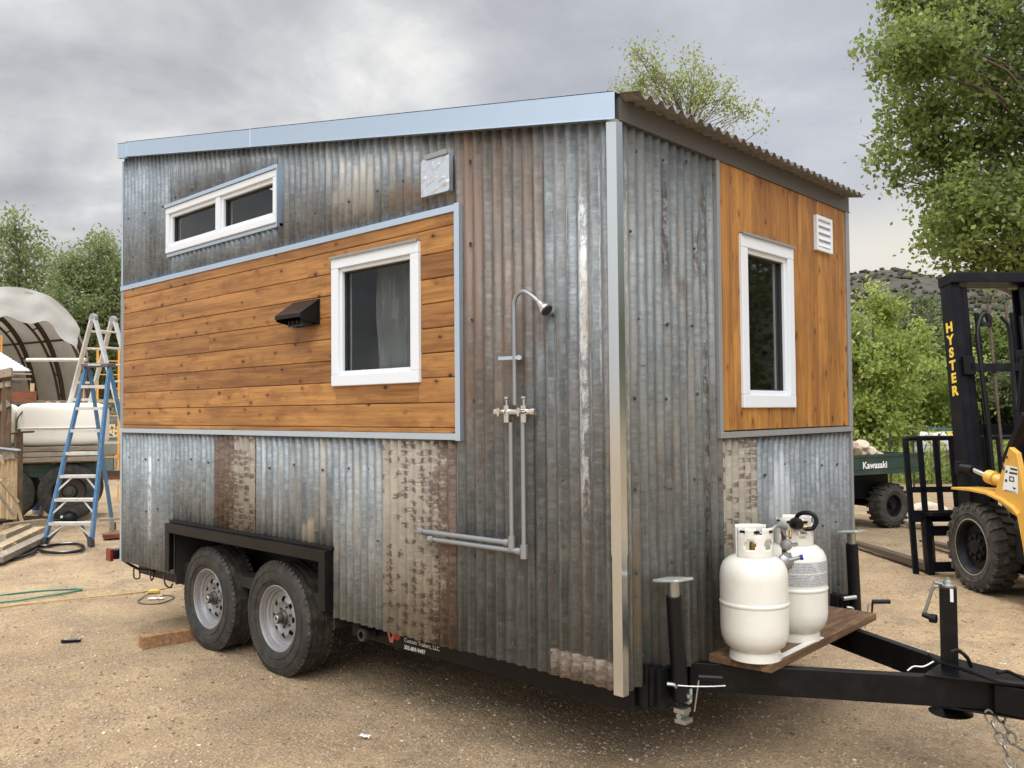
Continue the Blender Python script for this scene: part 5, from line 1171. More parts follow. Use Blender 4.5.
tw1=empty('water_tank',(0,0,0),0,'large cream plastic tank lying on the old wagon behind the blue ladder','tank'); mb=MB(); sbox(mb,(sx_(20),.0,zf(448)+.004),(sx_(103),.85,zf(404)),.28); mb.add([(x,y,z) for x in (sx_(24),sx_(100)) for y in (-.012,.87) for z in (zf(431),zf(429))],[]) ; L(mb,'tank_body',M['poly'],tw1,smooth=60)
mb=MB(); mb.tube(catmull([(sx_(22),.05,zf(447)),(sx_(21),-.02,zf(430)),(sx_(22.5),.0,zf(418)),(sx_(30),.1,zf(408)),(sx_(37),.4,zf(403))],6),.012,6); L(mb,'strap',M['oldgreen'],tw1); mb=MB(); mb.tube([(sx_(24),-.004,zf(429)),(sx_(60),-.012,zf(429)),(sx_(99),-.004,zf(429))],.012,8); L(mb,'moulded_rib',M['poly'],tw1); tw1.location=wc; tw1.rotation_euler=(0,0,R(66))
tw2=empty('water_tank',(0,0,0),0,'second cream tank at the left end of the wagon, with a faded orange stripe','tank'); mb=MB(); sbox(mb,(sx_(-55),.02,zf(448)+.004),(sx_(19),.83,zf(404.5)),.25,seed=3); L(mb,'tank_body',M['poly'],tw2,smooth=60); mb=MB(); mb.box((sx_(0),-.004,zf(428)),(sx_(18),.03,zf(423))); L(mb,'stripe',simple('faded_orange',(.72,.36,.16),.5),tw2,bevel=.003); tw2.location=wc; tw2.rotation_euler=(0,0,R(66))
# timber post with a metal stake bar in front of the wagon
def world_thing(name,label,cat,base,group=None): return empty(name,(base.x,base.y,0),0,label,cat,group)
def V(px,py,D): return dep(px,py,D)
st=world_thing('stake_post','short weathered stake post with a crosswise rusty bar beside the tank','post',gx(19,13.2)); mb=MB(); mb.beam((V(18.5,455,13.2).x,V(18.5,455,13.2).y,0),V(18.5,432,13.2),.10,.10,(1,0,0)); mb.build('post',M['oldwood'],st,bevel=.005); mb=MB(); mb.tube([V(9,434,13.1),V(20,432,13.1),V(34,431.5,13.1)],.018,8); mb.lathe([(0,0),(.03,.01),(.03,.04),(0,.05)],V(18.5,431.5,13.1),(0,0,1),10); mb.build('crosswise_bar',M['worn'],st)

# open timber shed at the left edge
shd=world_thing('lumber_shed','rough open timber lean-to with a ribbed white metal roof at the left edge','shed',gx(2,12.4)); Ds=12.4
mb=MB(); 
def vpost(m,px,py0,py1,D,w=.09,d=.09): a=V(px,py1,D); b=V(px,py0,D); m.beam((a.x,a.y,b.z),(a.x,a.y,a.z),w,d,(1,0,0))
for (px,y0,y1,D,w) in ((1,520,374,12.5,.16),(6.5,464,374,12.4,.11)): 
    m=MB(); vpost(m,px,y0,y1,D,w,w); m.build('post',M['oldwood'],shd,bevel=.004)
for (px,y0,y1,D,w) in ((4,518,455,12.3,.075),(9.5,519,457,12.25,.06),(14,519,455,12.25,.07)): 
    m=MB(); vpost(m,px,y0,y1,D,w,w); m.build('post',M['pine'],shd,bevel=.003)
m=MB(); m.beam(V(-60,462,12.3),V(16,454,12.2),.05,.13); m.beam(V(-60,385,12.4),V(12,372,12.3),.06,.12); m.beam(V(-60,395,12.4),V(10,384,12.35),.05,.08); m.beam(V(-20,420,12.4),V(9,403,12.35),.04,.10); m.build('beam',M['oldwood_h'],shd,bevel=.004)
m=MB(); m.beam(V(-60,441,12.2),V(19.5,450,12.15),.06,.02); m.build('roof_edge_strip',M['trim'],shd)
m=MB(); a=V(-80,330,12.2);b=V(32,369.5,12.2);c_=V(14,369.5,11.2);d_=V(-80,366,11.2)
P=[]
for i in range(41):
    t=i/40; p0=V(-60,332,13.4).lerp(V(-60,372,11.6),t); p1=V(-4,350,13.4).lerp(V(31,371,13.2),t) ; w=.012*math.sin(i*1.9); P.append([p0+Vector((0,0,w)),p1+Vector((0,0,w))])
m.grid(P); m.build('metal_roof',simple('white_roof_sheet',(.66,.67,.68),.4,.3,.08),shd,solid=.004)
# broken sticks leaning on it, lumber on the ground, hoses
stk=[((0,455),(22,521),11.9,'pine_h','long thin brown stick slanting down to the ground by the shed'),((0,480),(18,502),11.8,'pine_h','short pale stick leaning across the shed posts'),((-8,484),(14,516),11.7,'oldwood_h','dark board leaning on the left shed post')]
for (a,b,D,mm,lab) in stk:
    q=V(a[0],a[1],D); w=V(b[0],b[1],D+.2); m=MB(); m.beam(q,w,.05,.03); o=m.build('wood_scrap',M[mm],None,loc=(w.x,w.y,0)); tag(o,lab,'wood scrap','wood scraps by the shed')
lum=[((0,537),(26,526),.10,'nearest the shed post, pale top'),((-4,550),(40,529),.09,'in the middle, pale and split'),((-4,560),(44,537),.07,'lowest and nearest the camera'),((-2,543),(34,527),.05,'dark thin one between two pale boards'),((6,526),(44,521),.08,'wide one lying flat behind the others')]
for i,(a,b,z,lab) in enumerate(lum):
    p0=at(a[0],a[1],2,z); p1=at(b[0],b[1],2,z); m=MB(); m.beam(p0,p1,.15,z*1.0 if z<.06 else .07); o=m.build('lumber',M['pine_h'] if i in (0,1,4) else M['oldwood_h'],None,loc=(p0.x,p0.y,0),bevel=.004); tag(o,'old board on the ground at the left edge, '+lab,'board','boards on the ground by the shed')
m=MB(); 
hose=[(-20,531),(0,536),(15,541),(28,546),(44,548),(60,546),(75,545.5),(83,548),(80,552.5),(62,554.5),(45,553.5),(38,551),(30,556),(15,560),(0,562),(-20,564)]
m.tube(catmull([gnd(*h)+Vector((0,0,.022)) for h in hose],8),.020,8)
o=m.build('black_hose',M['black_plain'],None,loc=gnd(60,550),smooth=True); tag(o,'thick black hose looped on the ground in front of the blue ladder','hose')
m=MB(); h2=[(0,519),(12,523),(24,527),(33,531),(36,538),(31,543),(27,541),(30,536),(36,532),(38,538),(34,545),(28,548)]
m.tube(catmull([gnd(*h)+Vector((0,0,.05)) for h in h2],6),.012,6); o=m.build('tangled_cable',M['hub'],None,loc=gnd(30,540),smooth=True); tag(o,'thin dark cable tangled over the boards left of the ladder','cable')
m=MB(); h3=[(-20,598),(0,596),(30,592.5),(55,590.5),(78,589.5),(81,590.5),(70,593),(45,597),(20,601),(0,603),(-20,605)]
m.tube(catmull([gnd(*h)+Vector((0,0,.008)) for h in h3],6),.009,6); o=m.build('green_hose',simple('green_rubber',(.05,.20,.13),.5),None,loc=gnd(60,595),smooth=True); tag(o,'thin green hose lying in a narrow loop on the dirt','hose')
m=MB(); h4=[(-20,612),(0,608),(40,603),(90,598),(130,594),(160,590),(185,586),(215,582)]
m.tube(catmull([gnd(*h)+Vector((0,0,.006)) for h in h4],8),.006,6); o=m.build('ground_rope',simple('ochre_cord',(.42,.28,.09),.6),None,loc=gnd(90,598),smooth=True); tag(o,'long thin ochre cord running across the dirt towards the wheels','rope')
m=MB(); h5=[(154,592),(146,596),(138,602),(143,604.5),(158,604.5),(170,601),(174,597.5),(166,596),(160,598)]
m.tube(catmull([gnd(*h)+Vector((0,0,.008)) for h in h5],6),.005,6); o=m.build('wire_loop',M['hub'],None,loc=gnd(155,600),smooth=True); tag(o,'loose loop of thin dark wire on the dirt near the rear wheel','wire')
q=gnd(154,593.5); m=MB(); sbox(m,(-.055,-.022,0),(.055,.022,.035),.6,16,10,.1,2); o=m.build('yellow_rag',simple('yellow_plastic',(.62,.45,.08),.5),None); o.location=q; o.rotation_euler=(0,0,R(60)); tag(o,'small yellow plug lying beside the wire loop','plug')
q=gnd(156,599.5); m=MB(); P=[[Vector((-.07+.14*i/6,-.02+.04*j/3,.012+.01*mn.noise(Vector((i*.9,j*.8,0))))) for j in range(4)] for i in range(7)]; m.grid(P); o=m.build('paper_scrap',M['paper'],None,solid=.001); o.location=q; o.rotation_euler=(0,0,R(50)); tag(o,'scrap of white paper on the dirt below the yellow plug','paper scrap')
q=gnd(71,643); m=MB(); sbox(m,(-.07,-.02,0),(.07,.02,.03),.5,16,8,.2,5); o=m.build('black_scrap',M['black_plain'],None); o.location=q; o.rotation_euler=(0,0,R(50)); tag(o,'small black scrap lying alone on the dirt at the lower left','scrap')
q=gnd(365,738); m=MB(); P=[[Vector((-.03+.06*i/6,-.012+.024*j/3,.012+.012*mn.noise(Vector((i*.9,j*.8,5))))) for j in range(4)] for i in range(7)]; m.grid(P); o=m.build('paper_scrap',M['paper'],None,solid=.001); o.location=q; o.rotation_euler=(0,0,R(20)); tag(o,'tiny crumpled white scrap on the dirt in front of the wheels','paper scrap')
q=gnd(5,553); m=MB()
for k in range(7): a=Vector((random.uniform(-.12,.12),random.uniform(-.08,.08),.03+.012*k)); t=random.uniform(0,3); m.beam(a,a+Vector((math.cos(t)*.13,math.sin(t)*.13,.01)),.03,.015)
o=m.build('kindling',simple('orange_fresh_wood',(.55,.32,.13),.7),None); o.location=(q.x,q.y,0); tag(o,'small heap of fresh orange wood offcuts at the left edge','offcuts')
# bottle and cap
q=gnd(38,513); bt=empty('water_bottle',q,0,'clear plastic bottle with a blue label standing between the wagon wheels','bottle'); m=MB(); m.lathe([(0,0),(.09,0),(.10,.03),(.10,.26),(.06,.34),(.03,.38),(.03,.41),(0,.41)]); L(m,'bottle_body',simple('cloudy_plastic',(.55,.56,.56),.25,0,.05),bt,smooth=True); m=MB(); m.lathe([(.102,.06),(.1025,.2)]); L(m,'bottle_label',simple('blue_label',(.05,.09,.28),.5),bt,smooth=True)
q=gnd(69,521); cp=empty('baseball_cap',q,R(20),'black cap lying on the ground under the blue ladder','cap'); m=MB(); m.lathe([(.12,0),(.12,.05),(.10,.11),(.05,.15),(0,.16)],seg=24); L(m,'crown',M['black_plain'],cp,smooth=True); m=MB(); m.prism([(-.09,.0),(-.1,-.16),(-.04,-.22),(.04,-.22),(.1,-.16),(.09,0)],(0,-.04,.01),(1,0,0),(0,1,-.05),(0,0,1),.012); L(m,'visor',M['black_plain'],cp); m=MB(); m.prism([(-.03,0),(.03,0),(.025,.04),(-.02,.04)],(-.02,-.125,.06),(1,0,0),(0,.2,1),(0,-1,0),.003); L(m,'front_patch',M['paper'],cp)
# boards behind the ladder, right
for i,(a,b,D,h_,lab) in enumerate([((99,476),(150,478),17.,.14,'red brown plank on edge behind the ladder, the farther one'),((104,527),(150,520),11.9,.06,'red brown plank lying on the dirt at the house corner')]):
    p0=gx(a[0],D); p1=gx(b[0],D+.3); m=MB(); z=max(h_/2,V(a[0],a[1],D).z) if i==0 else .04; m.beam(p0+Vector((0,0,z)),p1+Vector((0,0,z)),.18 if i else .1,h_); o=m.build('plank',M['redwood'],None,loc=(p0.x,p0.y,0),bevel=.004); tag(o,lab,'plank')
m=MB(); p0=gx(100,12.6);p1=gx(150,12.9); z=.18; m.beam(p0+Vector((0,0,z)),p1+Vector((0,0,z)),.12,.03); m.beam(p0+Vector((.2,.1,0)),p0+Vector((.2,.1,.165)),.05,.05); m.beam(p1+Vector((0,0,0)),p1+Vector((0,0,.165)),.05,.05); o=m.build('low_bench',M['oldwood_h'],None,loc=(p0.x,p0.y,0)); tag(o,'low grey board raised on blocks behind the foot of the ladder','board')
# dark crates / stuff behind
cr_=gx(114,24); m=MB(); ct=empty('stacked_crates',(cr_.x,cr_.y,0),R(66),'stack of dull green grey crates far behind the ladders','crates')
for k,(x,z,w,h_) in enumerate(((-.35,0,.7,.6),(.4,0,.6,.55),(-.2,.61,.6,.5),(.4,.56,.55,.45))): 
    m=MB(); m.box((x-w/2,-.3,z),(x+w/2,.3,z+h_-.06)); m.box((x-w/2-.02,-.32,z+h_-.06),(x+w/2+.02,.32,z+h_)); L(m,'crate',simple('crate_grey%d'%k,(.16+.03*k,.18+.02*k,.17),.7),ct,bevel=.01)
# block at the wheel
A=gnd(141,649)+Vector((0,0,0)); B=gnd(192,640); d=(B-A).normalized(); m=MB(); m.beam(A+Vector((0,0,.046))+d*.0,B+Vector((0,0,.046))+d*.06,.095,.09); o=m.build('wood_block',M['block'],None,loc=(A.x,A.y,0),bevel=.004); tag(o,'orange brown length of timber on the dirt against the rear tyre','timber')

# ================= hoop house =================
g=G('hoop_fabric'); g.t.nodes.remove(g.b); dfm=g.n('ShaderNodeBsdfDiffuse'); tl2=g.n('ShaderNodeBsdfTranslucent'); cc=g.mix(g.noise(g.obj(),2.2,6,.65),(.36,.33,.28),(.56,.53,.47)); g.l(cc,dfm.inputs[0]); g.l(cc,tl2.inputs[0]); mx=g.n('ShaderNodeMixShader'); mx.inputs[0].default_value=.35; g.l(dfm.outputs[0],mx.inputs[1]); g.l(tl2.outputs[0],mx.inputs[2]); g.l(mx.outputs[0],g.out.inputs[0])
b=g.n('ShaderNodeBump'); b.inputs['Strength'].default_value=.6; b.inputs['Distance'].default_value=.12; g.l(g.noise(g.obj(),2.0,5,.6,.5),b.inputs['Height']); g.l(b.outputs[0],dfm.inputs['Normal']); M['fabric']=g.m
M['rib']=simple('brown_steel_rib',(.10,.055,.035),.6,.2,.25)
Dh=24.; hc=gx(14,Dh); hoop=empty('hoop_house',(0,0,0),0,'open hoop shelter with torn white fabric over brown steel ribs behind the wagon','hoop shelter')
HW,HHt=2.45,5.15
def arch(t,y,k=1.0):  # t in 0..pi ; local x right, y away
    a=math.cos(t); b_=math.sin(t); return Vector((HW*k*math.copysign(abs(a)**.85,a),y,HHt*k*(b_**.72)))
for y in (0,1.5,3.0,4.5,6.0,7.5):
    m=MB(); m.tube([arch(PI*i/40,y,.985) for i in range(41)],.075,8); m.tube([arch(PI*i/40,y,.93) for i in range(41)],.04,8)
    for i in range(2,39,2): m.tube([arch(PI*i/40,y,.985),arch(PI*(i+1)/40,y,.93)],.02,6)
    L(m,'rib',M['rib'],hoop)
m=MB()
for t in (.28,.8,PI/2,PI-.8,PI-.28): m.tube([arch(t,0,.975),arch(t,7.5,.975)],.035,6)
L(m,'purlin',M['rib'],hoop)
m=MB(); P=[]
for i in range(61):
    t=PI*i/60; row=[]
    for j in range(31):
        y=-.15+8.0*j/30; q=arch(t,y,1.0); w=.05*mn.noise(Vector((t*4,y*1.1,0)))+.06*math.sin(y*2.4)**2*-.6; 
        if j==0: q.y+=.25*mn.noise(Vector((t*5,0,7)))
        row.append(q*(1+w*.35)*1 if False else Vector((q.x*(1+w*.25),q.y,q.z*(1+w*.25)+.02)))
    P.append(row)
m.grid(P); L(m,'fabric_cover',M['fabric'],hoop,smooth=60)
# torn flap hanging over the crown of the opening
m=MB(); P=[]
for i in range(31):
    t=R(48)+R(84)*i/30; row=[]
    for j in range(8):
        k=1.02-.022*j-(.006*j*(math.sin(i*.33)**2)); q=arch(t,-.20-.04*j,k); q.y+=.08*mn.noise(Vector((i*.3,j*.5,2))); row.append(q)
    P.append(row)
m.grid(P); L(m,'torn_flap',simple('white_torn_fabric',(.48,.47,.44),.8,0,.1,3,.4,bd=.05),hoop,smooth=60)
hoop.location=hc; hoop.rotation_euler=(0,0,R(101))
# lumber rack inside
rk=gx(30,21.5); rack=empty('lumber_rack',(0,0,0),0,'timber rack with a red brown beam and stacked boards under the hoop shelter','rack'); ppm=866/21.5
for x in (-1.1,-.75,.05,.40,.62,.85): m=MB(); m.beam((x,0,0),(x,0,2.05 if x!=.05 else 2.5),.09,.09,(1,0,0)); L(m,'post',M['pine'],rack)
m=MB(); m.beam((-2,-.06,2.22),(.15,-.06,2.17),.08,.26); L(m,'beam',M['redwood'],rack)
m=MB()
for k in range(14): m.beam((-2+random.uniform(-.2,.2),.1+random.uniform(0,.6),1.3+k*.06),(1.2+random.uniform(-.4,.2),.1+random.uniform(0,.6),1.28+k*.06),.14,.04)
for k in range(6): m.beam((-2,.2+random.uniform(0,.5),2.42+k*.07),(-.2+random.uniform(-.4,.3),.2+random.uniform(0,.5),2.40+k*.07),.14,.04)
L(m,'stacked_boards',M['oldwood_h'],rack); m=MB(); m.box((-2,.3,0),(1.2,1.2,1.1)); m.box((-1.8,.2,1.1),(.9,.9,1.28)); L(m,'stored_boxes',M['under'],rack,bevel=.03); rack.location=rk; rack.rotation_euler=(0,0,R(66))
pp=MB(); pp.tube([V(27,360,17),V(86,360,16.5)],.035,8); o=pp.build('white_pipe',M['alu'],None,loc=gx(27,17)); tag(o,'long thin pale pipe running level from the hoop shelter to the aluminium ladder','pipe')
pp=MB(); pp.beam((V(1.5,352,20).x,V(1.5,352,20).y,0),V(1.5,335,20),.03,.03,(1,0,0)); o=pp.build('orange_post',M['orange'],None,loc=gx(2,20)); tag(o,'slim orange post standing behind the metal shed roof at the left edge','post')
# ================= ground =================
g=G('dirt_yard'); p=g.pos(); 
n1=g.noise(p,.35,6,.6); n2=g.noise(p,2.2,8,.7); n3=g.noise(p,14,6,.75); n4=g.noise(p,70,4,.7); v=g.vor(p,38,'Distance'); vc=g.sep(g.vor(p,38,'Color'))[0]
col=g.mix(g.ramp(n1,.35,.65),(.29,.205,.118),(.425,.305,.178)); col=g.mix(g.math('MULTIPLY',g.ramp(n2,.45,.62),.7),col,(.225,.165,.11)); col=g.mix(g.math('MULTIPLY',g.ramp(n2,.48,.30),.5),col,(.48,.36,.23))
col=g.mix(g.math('MULTIPLY',g.ramp(n3,.48,.62),.55),col,(.22,.16,.105)); col=g.mix(g.math('MULTIPLY',g.ramp(n4,.54,.62),.55),col,(.58,.48,.36)); col=g.mix(g.math('MULTIPLY',g.ramp(n4,.44,.37),.6),col,(.16,.115,.075))
peb=g.math('MULTIPLY',g.ramp(v,.32,.18),g.ramp(vc,.62,.66)); col=g.mix(g.math('MULTIPLY',peb,.8),col,g.mix(g.ramp(vc,.66,1.0),(.22,.17,.13),(.55,.48,.40)))
g.set(col,.95,0,.15); h=g.math('ADD',g.math('ADD',g.math('MULTIPLY',n2,1.6),g.math('MULTIPLY',n3,.7)),g.math('ADD',g.math('MULTIPLY',n4,.18),g.math('MULTIPLY',peb,.25))); g.bump(h,1.0,.035)
M['dirt']=g.m
# one sheet: finely uneven near the camera, plain further out
xs=np.concatenate([[-1500,-500,-150,-60],np.linspace(-22,10,420),[30,80,300,1500]]); ys=np.concatenate([[-1500,-300,-80,-20],np.linspace(-5,20,330),[40,90,300,1500]])
X_,Y_g=np.meshgrid(xs,ys,indexing='ij'); 
def vnoise(x,y,f,seed):
    r=np.random.default_rng(seed).random((256,256)); xf=x*f; yf=y*f; xi=np.floor(xf).astype(int); yi=np.floor(yf).astype(int); u=xf-xi; w=yf-yi; u=u*u*(3-2*u); w=w*w*(3-2*w)
    a=r[xi%256,yi%256];b=r[(xi+1)%256,yi%256];c=r[xi%256,(yi+1)%256];d=r[(xi+1)%256,(yi+1)%256]; return (a*(1-u)+b*u)*(1-w)+(c*(1-u)+d*u)*w
Zg=(vnoise(X_,Y_g,.5,1)-.5)*.02+(vnoise(X_,Y_g,1.7,2)-.5)*.014+(vnoise(X_,Y_g,5.3,3)-.5)*.009
Zg-=.004; inside=(X_>-22)&(X_<10)&(Y_g>-5)&(Y_g<20); Zg=np.where(inside,Zg,-.01)
V_=np.stack([X_.ravel(),Y_g.ravel(),Zg.ravel()],1); nx,nyy=X_.shape; I=np.arange(nx*nyy).reshape(nx,nyy); F=np.stack([I[:-1,:-1].ravel(),I[1:,:-1].ravel(),I[1:,1:].ravel(),I[:-1,1:].ravel()],1)
o=mesh_np('ground',V_,F,M['dirt'],smooth=True); tag(o,kind='structure')
# gravel: loose stones, one object
def ico():
    bm=bmesh.new(); bmesh.ops.create_icosphere(bm,subdivisions=1,radius=1); v=np.array([q.co[:] for q in bm.verts]); f=np.array([[q.index for q in a.verts] for a in bm.faces]); bm.free(); return v,f
IV,IF=ico()
def stones(n,area,smin,smax,seed,name=None):
    r=np.random.default_rng(seed); out=[]
    xy=area(n,r); m=len(xy); s=smin*np.exp(r.random(m)**2.2*math.log(smax/smin)); sc_=np.stack([s*r.uniform(.7,1.4,m),s*r.uniform(.7,1.3,m),s*r.uniform(.4,.8,m)],1)
    a=r.uniform(0,2*PI,m); v=IV[None]*(1+r.uniform(-.28,.28,(m,len(IV),1)))*sc_[:,None]
    ca,sa=np.cos(a)[:,None],np.sin(a)[:,None]; x=v[...,0]*ca-v[...,1]*sa; y=v[...,0]*sa+v[...,1]*ca
    z0=(vnoise(xy[:,0],xy[:,1],.5,1)-.5)*.02+(vnoise(xy[:,0],xy[:,1],1.7,2)-.5)*.014+(vnoise(xy[:,0],xy[:,1],5.3,3)-.5)*.009-.004
    P=np.stack([x+xy[:,0,None],y+xy[:,1,None],v[...,2]+(z0+sc_[:,2]*.25)[:,None]],-1).reshape(-1,3); F=(IF[None]+(np.arange(m)*len(IV))[:,None,None]).reshape(-1,3); return P,F
def fan(n,r):
    # visible wedge in front of the camera, density falling with distance, clumped
    d=2.6+r.random(n)**1.5*16; a=R(133)+r.uniform(-.62,.62,n); x=CAM.x+np.cos(a)*d; y=CAM.y+np.sin(a)*d
    k=vnoise(x+50,y+50,.9,9)*.6+vnoise(x+50,y+50,3.1,10)*.4; keep=r.random(n)<np.clip((k-.28)*2.6,.08,1); return np.stack([x,y],1)[keep]
g=G('gravel_stones'); r_=g.rand(); col=g.cr(r_,[(0,(.13,.095,.065)),(.25,(.27,.20,.13)),(.6,(.42,.32,.21)),(.85,(.33,.28,.23)),(.95,(.50,.41,.29)),(1,(.66,.58,.46))]); g.set(col,.85,0,.2)
Pa,Fa=stones(90000,fan,.0026,.011,21); 
def few(n,r):
    d=2.8+r.random(n)**1.2*9; a=R(133)+r.uniform(-.6,.6,n); return np.stack([CAM.x+np.cos(a)*d,CAM.y+np.sin(a)*d],1)
Pb,Fb=stones(150,few,.010,.022,22)
o=mesh_np('gravel',np.concatenate([Pa,Pb]),np.concatenate([Fa,Fb+len(Pa)]),g.m); tag(o,'loose gravel scattered over the tan dirt yard','gravel',kind='stuff')

# ================= hills =================
g=G('scrub_hillside'); p=g.pos(); n=g.noise(p,.02,6,.6); n2=g.noise(p,.12,6,.7); v=g.vor(p,.22,'Distance')
col=g.mix(n,(.075,.068,.062),(.105,.092,.082)); col=g.mix(g.math('MULTIPLY',g.ramp(n2,.45,.65),.6),col,(.085,.080,.060)); col=g.mix(g.math('MULTIPLY',g.ramp(v,.5,.3),.6),col,(.05,.055,.04)); g.set(col,1.0,0,.05); g.bump(n2,.8,2.0)
na=260; nr=26; P=np.zeros((na+1,nr,3)); 
for i in range(na+1):
    az=R(40+i*137/na); px_az=math.degrees(az)
    # ridge height by azimuth
    base=40+10*math.sin(az*3.1+1)+6*math.sin(az*9+2)
    if px_az<125: base=55+4*math.sin(az*7.3)+2.2*math.sin(az*23)+1.2*math.sin(az*51)
    for j in range(nr):
        t=j/(nr-1); d=170+t*230; s=math.sin(min(1,t*1.12)*PI/2)
        P[i,j]=(CAM.x+math.cos(az)*d,CAM.y+math.sin(az)*d,-2+base*s*(.9+.14*mn.noise(Vector((i*.09,j*.3,0))))+1.6*mn.noise(Vector((i*.35,j*.7,4))))
I=np.arange((na+1)*nr).reshape(na+1,nr); F=np.stack([I[:-1,:-1].ravel(),I[1:,:-1].ravel(),I[1:,1:].ravel(),I[:-1,1:].ravel()],1)
o=mesh_np('hills',P.reshape(-1,3),F,g.m,smooth=True); tag(o,kind='structure')
r=np.random.default_rng(5); m=16000; ii=r.integers(0,na,m); jj=r.integers(4,nr-1,m); uu=r.random((m,1)); ww=r.random((m,1)); C_=P[ii,jj]*(1-uu)+P[ii+1,jj]*uu; C_=C_*(1-ww)+(P[ii,jj+1]*(1-uu)+P[ii+1,jj+1]*uu)*ww
s=r.uniform(.35,1.1,m); vv=IV[None]*(1+r.uniform(-.3,.3,(m,len(IV),1)))*s[:,None,None]*np.array([1,1,.75]); PP=(vv+C_[:,None]+np.array([0,0,.4])).reshape(-1,3); FF=(IF[None]+(np.arange(m)*len(IV))[:,None,None]).reshape(-1,3)
g=G('hill_scrub'); r_=g.rand(); g.set(g.mix(r_,(.045,.050,.036),(.08,.08,.058)),1.0,0,.0); o=mesh_np('hill_shrubs',PP,FF,g.m); tag(o,'dark scrub scattered over the hillside','scrub',kind='stuff')

# ================= trees =================
def leafmat(name,c1,c2,c3,tr=.45):
    g=G(name); r_=g.rand(); col=g.cr(r_,[(0,c1),(.5,c2),(.93,c3),(1,tuple(min(1,x*1.5) for x in c3))]); g.set(col,.5,0,.35)
    t=g.n('ShaderNodeBsdfTranslucent'); g.l(g.mix(.5,col,tuple(min(1,x*1.9) for x in c3)),t.inputs[0]); mx=g.n('ShaderNodeMixShader'); mx.inputs[0].default_value=tr; g.l(g.b.outputs[0],mx.inputs[1]); g.l(t.outputs[0],mx.inputs[2]); g.l(mx.outputs[0],g.out.inputs[0]); return g.m
LM={'cotton':leafmat('cottonwood_leaves',(.06,.090,.022),(.12,.165,.040),(.21,.26,.075)),'willow':leafmat('light_willow_leaves',(.13,.18,.035),(.23,.30,.06),(.34,.40,.12)),'dark':leafmat('dark_olive_leaves',(.055,.075,.032),(.10,.13,.052),(.16,.19,.09)),'dusty':leafmat('dusty_green_leaves',(.085,.11,.035),(.14,.175,.06),(.21,.245,.11)),'yellowish':leafmat('yellow_green_leaves',(.11,.15,.04),(.18,.22,.06),(.27,.30,.10))}
M['bark']=simple('grey_brown_bark',(.12,.095,.07),.9,0,.35,6,.6,bd=.02)
def tree(name,label,base,H,blobs,leaf,size,per,mat,trunk_r=.18,clr=.55,seed=1,group=None,cat='tree',lean=(0,0),aspect=.62,drop=0.0,top0=.3,nlimb=60,fill=.55):
    """blobs: (cx,cy,cz,rx,ry,rz,nclumps) relative to base; leaves gather in clumps strung on real limbs"""
    r=np.random.default_rng(seed); root=empty(name,(base.x,base.y,0),0,label,cat,group)
    cl=[]
    for (cx,cy,cz,rx,ry,rz,nc) in blobs:
        u=r.normal(size=(nc,3)); u/=np.linalg.norm(u,axis=1)[:,None]; rad=r.random(nc)**(fill)
        # ragged outline: radius modulated by direction
        mod=np.array([1+.30*mn.noise(Vector((a[0]*2.1+seed,a[1]*2.1,a[2]*2.1)))*.9 for a in u])
        cl.append(np.stack([cx+u[:,0]*rad*mod*rx,cy+u[:,1]*rad*mod*ry,cz+u[:,2]*rad*mod*rz],1))
    cl=np.concatenate(cl); cl=cl[cl[:,2]>.15]
    # trunk and limbs
    mb=MB(); tp=Vector((lean[0],lean[1],H*.86)); tr=[Vector((0,0,-.05))]
    for k in range(1,9): t=k/8; tr.append(Vector((lean[0]*t+.12*mn.noise(Vector((t*3,seed,0)))*H*.15,lean[1]*t+.12*mn.noise(Vector((t*3,0,seed)))*H*.15,H*.86*t)))
    mb.tube(tr,[trunk_r*(1-.88*(k/8))+.01 for k in range(9)],10)
    idx=r.permutation(len(cl))[:nlimb]
    for q in idx:
        c=Vector(cl[q]); zt_=max(H*top0*.5,c.z-(.45*math.hypot(c.x,c.y)+.4)); t=min(.98,max(.08,zt_/(H*.86))); k=t*8; k0=min(7,int(k)); a=tr[k0].lerp(tr[k0+1],k-k0); rr=max(.012,trunk_r*(1-.9*t)*.42)
        mid=a.lerp(c,.5)+Vector((r.normal()*.15,r.normal()*.15,.12*(c-a).length)); mb.tube([a,a.lerp(mid,.55),mid,mid.lerp(c,.6),c],[rr,rr*.8,rr*.6,rr*.4,.006],5)
    mb.build('trunk',M['bark'],root,smooth=True,world=False)
    n=len(cl)*per; ci=np.repeat(np.arange(len(cl)),per); cs=clr*r.uniform(.55,1.25,len(cl)); off=r.normal(size=(n,3))*np.array([.5,.5,.38])*cs[ci][:,None]
    P=cl[ci]+off; P[:,2]-=drop*np.abs(off[:,0]+off[:,1])
    P=P[P[:,2]>.05]; n=len(P)
    a=r.normal(size=(n,3)); a[:,2]-=.35; a/=np.linalg.norm(a,axis=1)[:,None]; b=np.cross(a,r.normal(size=(n,3))); b/=np.linalg.norm(b,axis=1)[:,None]
    s=(size*r.uniform(.65,1.3,n))[:,None]; V_=np.stack([P-a*s*.5,P+b*s*aspect*.5+a*s*.02,P+a*s*.5,P-b*s*aspect*.5+a*s*.02],1).reshape(-1,3); F=np.arange(n*4).reshape(-1,4)
    mesh_np('crown',V_,F,LM[mat],root); return root
def H_(py,D): return 1.69-(py-394)/866*D
